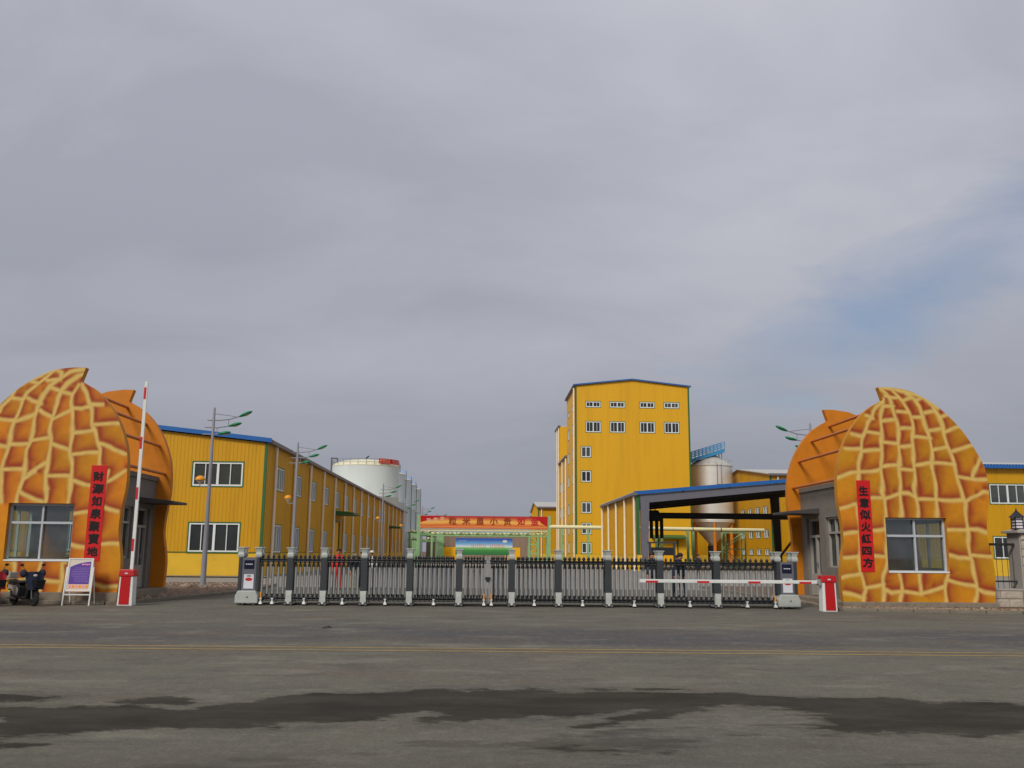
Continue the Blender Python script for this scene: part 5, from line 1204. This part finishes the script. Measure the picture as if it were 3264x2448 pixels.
# ---------------------------------------------------------------- scooters
def scooter(loc, rz, label, red):
    g = thing('motor_scooter', label, 'scooter', loc, rz, 'parked scooters'); g.scale = (.9, .9, .9)
    body = 'bike_red' if red else 'bike_black'
    for x in (-.60, .60):
        t = part('wheel', MB().lathe([(.165, -.04), (.215, -.045), (.24, -.02), (.24, .02), (.215, .045), (.165, .04), (.165, -.04)], 28, axis='Y'), 'rubber', g, smooth=True, loc=(x, 0, .24))
        rm = MB().lathe([(.15, -.03), (.168, -.03), (.168, .03), (.15, .03), (.15, -.03)], 24, axis='Y').tube((0, -.05, 0), (0, .05, 0), .035, n=10)
        for k in range(6): rm.bar((0, 0, 0), (.155 * math.cos(k * PI / 3), 0, .155 * math.sin(k * PI / 3)), .022)
        part('rim', rm, 'wheel_grey', t)
        ar = []
        for i in range(9):
            a = math.radians(25 + i * 15); ar.append((a))
        mg = MB()
        for a, b in zip(ar[:-1], ar[1:]):
            f = lambda q, r, y: (r * math.cos(q), y, r * math.sin(q))
            mg.hexa([f(a, .262, -.055), f(a, .262, .055), f(b, .262, .055), f(b, .262, -.055)], [f(a, .275, -.055), f(a, .275, .055), f(b, .275, .055), f(b, .275, -.055)])
        part('mudguard', mg, body, g, loc=(x, 0, .24))
    part('footboard', MB().box(-.22, .40, -.14, .14, .22, .30), 'bike_black', g, bevel=.02)
    part('rear_body', MB().prism([(-.80, .46), (-.62, .52), (-.36, .30), (-.12, .28), (-.10, .60), (-.20, .70), (-.84, .72), (-.92, .62)], -.13, .13), 'bike_black' if not red else 'bike_red', g, bevel=.035)
    if not red:
        for sy in (-.137, .122): part('side_panel', MB().prism([(-.78, .50), (-.62, .54), (-.38, .33), (-.18, .33), (-.16, .52), (-.3, .64), (-.8, .66)], sy, sy + .015), 'bike_grey', g)
    part('seat', MB().prism([(-.82, .72), (-.12, .69), (-.06, .74), (-.14, .80), (-.5, .79), (-.8, .84)], -.13, .13), 'bike_black', g, bevel=.03)
    part('leg_shield', MB().prism([(.34, .26), (.44, .26), (.56, .62), (.50, .98), (.42, .98), (.44, .60)], -.19, .19), body, g, bevel=.03)
    part('fork', MB().path([(.48, .06, .85), (.60, .075, .24)], .022).path([(.48, -.06, .85), (.60, -.075, .24)], .022).tube((.46, 0, .9), (.43, 0, 1.08), .03), 'wheel_grey', g)
    part('handlebar', MB().path([(.38, -.34, 1.06), (.44, -.12, 1.08), (.44, .12, 1.08), (.38, .34, 1.06)], .018), 'bike_black', g)
    for sy in (-1, 1):
        part('hand_muff', MB().ball((.40, sy * .31, 1.04), .15, .10, .13, n=12, m=8), 'cloth_dark', g, smooth=True)
        part('mirror', MB().path([(.42, sy * .20, 1.08), (.36, sy * .34, 1.28)], .008, 6).ball((.36, sy * .36, 1.31), .02, .07, .045, n=10, m=6), 'bike_black', g, smooth=True)
    part('headlamp', MB().ball((.575, 0, .97), .035, .07, .045, n=12, m=8), 'lamp_glass', g, smooth=True)
    # wind apron hung over the handlebar
    ap = MB(); n = 6
    for i in range(n):
        for j in range(4):
            def q(i_, j_):
                v = j_ / 4; u = i_ / n * 2 - 1
                return (.50 + .16 * v + .03 * math.cos(u * 4 + v), u * (.33 - .08 * v), 1.08 - .55 * v)
            a, b, c, d = q(i, j), q(i + 1, j), q(i + 1, j + 1), q(i, j + 1)
            e_ = lambda p: (p[0] + .02, p[1], p[2])
            ap.add([a, b, c, d, e_(a), e_(b), e_(c), e_(d)], [(0, 1, 2, 3), (7, 6, 5, 4), (0, 4, 5, 1), (3, 2, 6, 7), (0, 3, 7, 4), (1, 5, 6, 2)])
    part('wind_apron', ap, 'cloth_blue' if not red else 'bike_red', g, smooth=True)
    part('basket', MB().hexa([(.70, -.12, .60), (.90, -.12, .60), (.90, .12, .60), (.70, .12, .60)], [(.67, -.16, .84), (.95, -.16, .84), (.95, .16, .84), (.67, .16, .84)]).bar((.6, 0, .7), (.72, 0, .7), .03), 'bike_black', g)
    part('rear_box', MB().box(-.98, -.74, -.15, .15, .85, 1.07), 'bike_black' if red else 'bike_grey', g, bevel=.03)
    part('number_plate', MB().box(-1.0, -.985, -.09, .09, .70, .82).bar((-.9, 0, .76), (-.985, 0, .76), .03), 'plate_yellow', g)
    part('side_stand', MB().path([(-.1, .1, .28), (-.02, .24, .0)], .014), 'wheel_grey', g)
    part('silencer', MB().tube((-.75, -.15, .26), (-.25, -.15, .22), .05, .035), 'wheel_grey', g, smooth=True)
    return g
scooter((-13.42, 28.35, 0), math.radians(-36), 'black and grey scooter with dark muffs parked below the gatehouse window', False)
scooter((-14.42, 28.22, 0), math.radians(-40), 'red scooter cut off by the edge of the picture', True)

# ---------------------------------------------------------------- stone pillar, lantern, fence
def rough_block(x0, x1, y0, y1, z0, z1, seed, amp=.035):
    r = random.Random(seed); mb = MB(); n, m = 5, 4; vs = []
    for j in range(m + 1):
        for i in range(n + 1):
            e_ = 0 if i in (0, n) or j in (0, m) else 1
            vs.append((x0 + (x1 - x0) * (i / n + (r.uniform(-.05, .05) if e_ else 0)), y0 - e_ * r.uniform(.2, 1) * amp, z0 + (z1 - z0) * (j / m + (r.uniform(-.06, .06) if e_ else 0))))
    fs = [(j * (n + 1) + i, j * (n + 1) + i + 1, (j + 1) * (n + 1) + i + 1, (j + 1) * (n + 1) + i) for j in range(m) for i in range(n)]
    k = len(vs); vs += [(x0, y1, z0), (x1, y1, z0), (x1, y1, z1), (x0, y1, z1)]
    bl, br, tr, tl_ = 0, n, m * (n + 1) + n, m * (n + 1)
    fs += [(k + 1, k, k + 3, k + 2), tuple(range(n, -1, -1)) + (k, k + 1), tuple(range(tl_, tr + 1)) + (k + 2, k + 3), tuple(j * (n + 1) for j in range(m + 1)) + (k + 3, k), tuple(j * (n + 1) + n for j in range(m, -1, -1)) + (k + 1, k + 2)]
    return mb.add(vs, fs)
g = thing('stone_pillar', 'square pillar of rough pale stone blocks with smooth cap', 'pillar', (17.72, 30.0, 0))
part('core', MB().box(-.40, .40, -.30, .40, .06, 2.42), 'stone_smooth', g)
zc = .12; k = 0
while zc < 2.38:
    h_ = .27 if k % 2 else .25
    z1 = min(zc + h_ - .022, 2.41)
    part('stone_block', rough_block(-.36, .37 if k % 2 else .1, -.34, -.302, zc, z1, k), 'stone', g)
    if not k % 2: part('stone_block', rough_block(.125, .37, -.34, -.302, zc, z1, k + 40), 'stone', g)
    zc += h_; k += 1
part('cap', MB().box(-.52, .52, -.45, .52, 2.422, 2.50).hexa([(-.46, -.40, 2.50), (.46, -.40, 2.50), (.46, .46, 2.50), (-.46, .46, 2.50)], [(-.30, -.26, 2.56), (.30, -.26, 2.56), (.30, .32, 2.56), (-.30, .32, 2.56)]), 'stone_smooth', g, bevel=.008)
g = thing('pillar_lantern', 'black caged lantern with peaked roof on top of the stone pillar', 'lantern', (17.42, 29.9, 2.56))
part('base', MB().box(-.15, .15, -.15, .15, 0, .025), 'iron', g)
part('glass', MB().box(-.115, .115, -.115, .115, .025, .36), 'lantern_glass', g)
for a in (-.125, .125):
    for b in (-.125, .125): part('bar', MB().box(a - .012, a + .012, b - .012, b + .012, .025, .37), 'iron', g)
for z in (.11, .20, .29):
    part('ring', MB().box(-.137, .137, -.137, -.117, z, z + .016).box(-.137, .137, .117, .137, z, z + .016).box(-.137, -.117, -.117, .117, z, z + .016).box(.117, .137, -.117, .117, z, z + .016), 'iron', g)
part('roof', MB().hexa([(-.19, -.19, .37), (.19, -.19, .37), (.19, .19, .37), (-.19, .19, .37)], [(-.10, -.10, .47), (.10, -.10, .47), (.10, .10, .47), (-.10, .10, .47)]).hexa([(-.10, -.10, .47), (.10, -.10, .47), (.10, .10, .47), (-.10, .10, .47)], [(-.04, -.04, .56), (.04, -.04, .56), (.04, .04, .56), (-.04, .04, .56)]), 'iron', g)
part('finial', MB().lathe([(.04, .56), (.045, .58), (.015, .60), (.025, .62), (.004, .69)], 10), 'iron', g, smooth=True)
g = thing('low_wall', 'low wall of pale stone blocks between gatehouse and pillar', 'wall', (16.2, 30.0, 0))
part('core', MB().box(.0, 1.09, -.28, .25, .06, .60), 'stone_smooth', g)
for r_ in range(2):
    xs_ = [(.02, .62), (.645, 1.08)] if r_ == 0 else [(.02, .34), (.365, 1.08)]
    for a, b in xs_: part('stone_block', rough_block(a, b, -.31, -.281, .10 + r_ * .26, .335 + r_ * .26, 70 + r_ * 5 + int(a * 10), .012), 'stone', g)
part('coping', MB().box(-.02, 1.09, -.33, .28, .602, .66), 'stone_smooth', g, bevel=.008)
g = thing('iron_fence', 'short dark iron fence panel between gatehouse and stone pillar', 'fence', (16.2, 30.0, .66))
part('rail', MB().box(.0, 1.10, -.05, .05, 1.36, 1.44), 'iron', g, bevel=.01); part('rail', MB().box(.0, 1.10, -.04, .04, .20, .25), 'iron', g)
for i in range(6): part('picket', MB().box(.12 + i * .18, .132 + i * .18, -.006, .006, .0, 1.36), 'gate_dark', g)
# stones and scraps
for i, (x, y, z, r_, lb) in enumerate(((10.62, 28.9, 0, .05, 'pale stone on the road beside the right drive unit'), (15.2, 28.35, .085, .05, 'pale stone on the verge below the gatehouse window wall'), (16.9, 28.6, .085, .07, 'reddish stone on the verge below the low stone wall'))):
    q_ = random.Random(i); mb = MB().ball((0, 0, r_ * .55), r_ * 1.2, r_, r_ * .75, n=8, m=5); mb.v = [(a * q_.uniform(.85, 1.15), b * q_.uniform(.85, 1.15), c) for a, b, c in mb.v]
    o = link('loose_stone', mb.mesh('loose_stone', 'stone')); o.location = (x, y, z); tag(o, lb, 'stone', 'loose stones')
mb = MB().add([(-.10, 0, .006), (-.03, -.05, .03), (.05, -.04, .05), (.12, .0, .02), (.04, .05, .035), (-.04, .05, .015), (-.10, 0, .0), (-.03, -.05, .012), (.05, -.04, .03), (.12, 0, .004), (.04, .05, .018), (-.04, .05, .0)], [(0, 1, 2, 3, 4, 5), (11, 10, 9, 8, 7, 6)] + [(i, 6 + i, 6 + (i + 1) % 6, (i + 1) % 6) for i in range(6)])
o = link('fallen_leaf', mb.mesh('fallen_leaf', 'leaf')); o.location = (-3.37, 21.0, .003); o.rotation_euler = (0, 0, .4); tag(o, 'dark curled leaf lying on the road in front of the gate', 'leaf')

# ---------------------------------------------------------------- people
def person(loc, rz, label, h, top, bottom, bend=0.0, hat=None, shoe='shoe', group=None):
    g = thing('person', label, 'person', loc, rz, group)
    k = h / 1.72
    J = {}
    def R_(p, pivot=(0, 0, .95)):
        y, z = p[1] - pivot[1], p[2] - pivot[2]; c, s = math.cos(bend), math.sin(bend)
        return (p[0], pivot[1] + y * c - z * s, pivot[2] + y * s + z * c)
    V = [((0, 0, .95), .135)]; E_ = []
    def add(p, r, par, upper=False):
        V.append((R_(p) if upper else p, r)); E_.append((par, len(V) - 1)); return len(V) - 1
    sp = add((0, 0, 1.14), .125, 0, True); ch = add((0, .0, 1.34), .145, sp, True); nk = add((0, .0, 1.47), .058, ch, True); hb = add((0, -.015, 1.545), .07, nk, True); hm = add((0, -.02, 1.62), .088, hb, True); ht = add((0, -.012, 1.685), .062, hm, True)
    for s in (-1, 1):
        sh = add((s * .165, 0, 1.40), .068, ch, True)
        el = add((s * .225, .03 if not bend else -.05, 1.13), .048, sh, True)
        wr = add((s * .225, -.05 if not bend else -.16, .90), .033, el, True)
        pm = add((s * .225, -.07 if not bend else -.18, .83), .036, wr, True)
        for f, (dx, ln) in enumerate(((-.024, .075), (-.008, .085), (.008, .08), (.024, .065))):
            a = add((s * (.225 + dx), -.075 if not bend else -.185, .80), .011, pm, True); b = add((s * (.225 + dx), -.09 if not bend else -.2, .80 - ln * .55), .010, a, True); add((s * (.225 + dx), -.085 if not bend else -.2, .80 - ln), .008, b, True)
        th = add((s * .195, -.085 if not bend else -.2, .83), .012, pm, True); add((s * .185, -.10 if not bend else -.21, .79), .010, th, True)
        hp = add((s * .09, 0, .88), .10, 0); kn = add((s * .105, -.015, .49), .066, hp); an = add((s * .11, .02, .10), .046, kn); hl = add((s * .115, -.05, .045), .043, an); add((s * .125, -.15, .035), .036, hl)
    me = bpy.data.meshes.new('body'); me.from_pydata([(p[0] * k, p[1] * k, p[2] * k) for p, r in V], E_, [])
    o = bpy.data.objects.new('body', me); col.objects.link(o)
    md = o.modifiers.new('skin', 'SKIN'); md.use_smooth_shade = True
    sv = me.skin_vertices[0].data
    for i, (p, r) in enumerate(V): sv[i].radius = (r * k, r * k)
    sv[0].use_root = True
    ss = o.modifiers.new('sub', 'SUBSURF'); ss.levels = 1; ss.render_levels = 1
    dg = bpy.context.evaluated_depsgraph_get(); dg.update()
    bm_ = bpy.data.meshes.new_from_object(o.evaluated_get(dg)); bpy.data.objects.remove(o)
    bm_.name = 'body'; bm_.materials.clear()
    for mt in (top, bottom, 'skin', shoe): bm_.materials.append(M[mt])
    zmin = min(v.co.z for v in bm_.vertices)
    hands = [Vector([c * k for c in V[i][0]]) for i in range(len(V)) if V[i][1] in (.036, .011, .010, .008, .012) and V[i][0][2] > .2]
    neck = Vector([c * k for c in R_((0, 0, 1.50))]); headc = Vector([c * k for c in R_((0, -.02, 1.62))])
    for p in bm_.polygons:
        c = p.center; mi = 0
        if c.z < .075 * k: mi = 3
        elif c.z < .93 * k and (bend or abs(c.x) < .19 * k) and not any((c - q).length < .07 * k for q in hands) and not (bend and c.y < -.25): mi = 1
        if any((c - q).length < .055 * k for q in hands): mi = 2
        if (c - headc).length < .125 * k: mi = 2
        p.material_index = mi
        p.use_smooth = True
    body = link('body', bm_, g, (0, 0, -zmin))
    hc = Vector([c * k for c in R_((0, .005, 1.65))]); hz = -zmin
    if hat: 
        ht_ = part('cap', MB().ball((hc.x, hc.y, hc.z + hz + .025), .108 * k, .118 * k, .085 * k, n=14, m=8).lathe([(.10 * k, 0), (.15 * k, .004), (.15 * k, .012), (.10 * k, .016)], 16, c=(hc.x, hc.y - .03, hc.z + hz + .01)), hat, g, smooth=True)
    part('hair', MB().ball((hc.x, hc.y + .012, hc.z + hz + .01), .098 * k, .108 * k, .095 * k, n=14, m=8), 'hair', g, smooth=True)
    fz = [Vector([c * k for c in R_(p)]) for p in ((-.032, -.105, 1.625), (.032, -.105, 1.625))]
    for e_ in fz: part('eye', MB().ball((e_.x, e_.y, e_.z + hz), .011 * k, .008 * k, .007 * k, n=8, m=4), 'hair', g)
    nn = Vector([c * k for c in R_((0, -.118, 1.595))]); part('nose', MB().ball((nn.x, nn.y, nn.z + hz), .014 * k, .02 * k, .024 * k, n=8, m=5), 'skin', g, smooth=True)
    mm = Vector([c * k for c in R_((0, -.098, 1.558))]); part('mouth', MB().ball((mm.x, mm.y, mm.z + hz), .024 * k, .008 * k, .006 * k, n=8, m=4), 'stripe_red', g)
    return g
person((-6.25, 41.5, 0), .15, 'person in bright red work overalls standing behind the gate', 1.74, 'boiler_red', 'boiler_red')
person((-5.62, 41.9, 0), .5, 'person in grey cap and khaki trousers beside the one in red', 1.50, 'cloth_blue', 'cloth_khaki', .12, 'cloth_grey')
person((-5.38, 42.9, 0), -.4, 'person in dark clothes with black hair half behind a gate post', 1.62, 'cloth_dark', 'cloth_dark')
person((-4.88, 42.2, 0), -.2, 'person in a white top just right of the gate post', 1.66, 'cloth_white', 'cloth_grey', 0, 'cloth_white')
person((6.55, 36.0, 0), .3, 'person in black jacket standing by the shelter column behind the gate', 1.70, 'cloth_dark', 'cloth_dark')
person((7.45, 36.2, 0), .9, 'person in navy jacket stooping behind the gate before the yellow door', 1.74, 'cloth_blue', 'cloth_dark', .42)
person((7.85, 36.6, 0), -.9, 'person in navy jacket leaning towards the stooping one behind the gate', 1.66, 'cloth_blue', 'cloth_dark', .40)
person((13.9, 60, 0), 0, 'distant person in dark clothes beside the orange silo leg', 1.62, 'cloth_dark', 'cloth_dark')
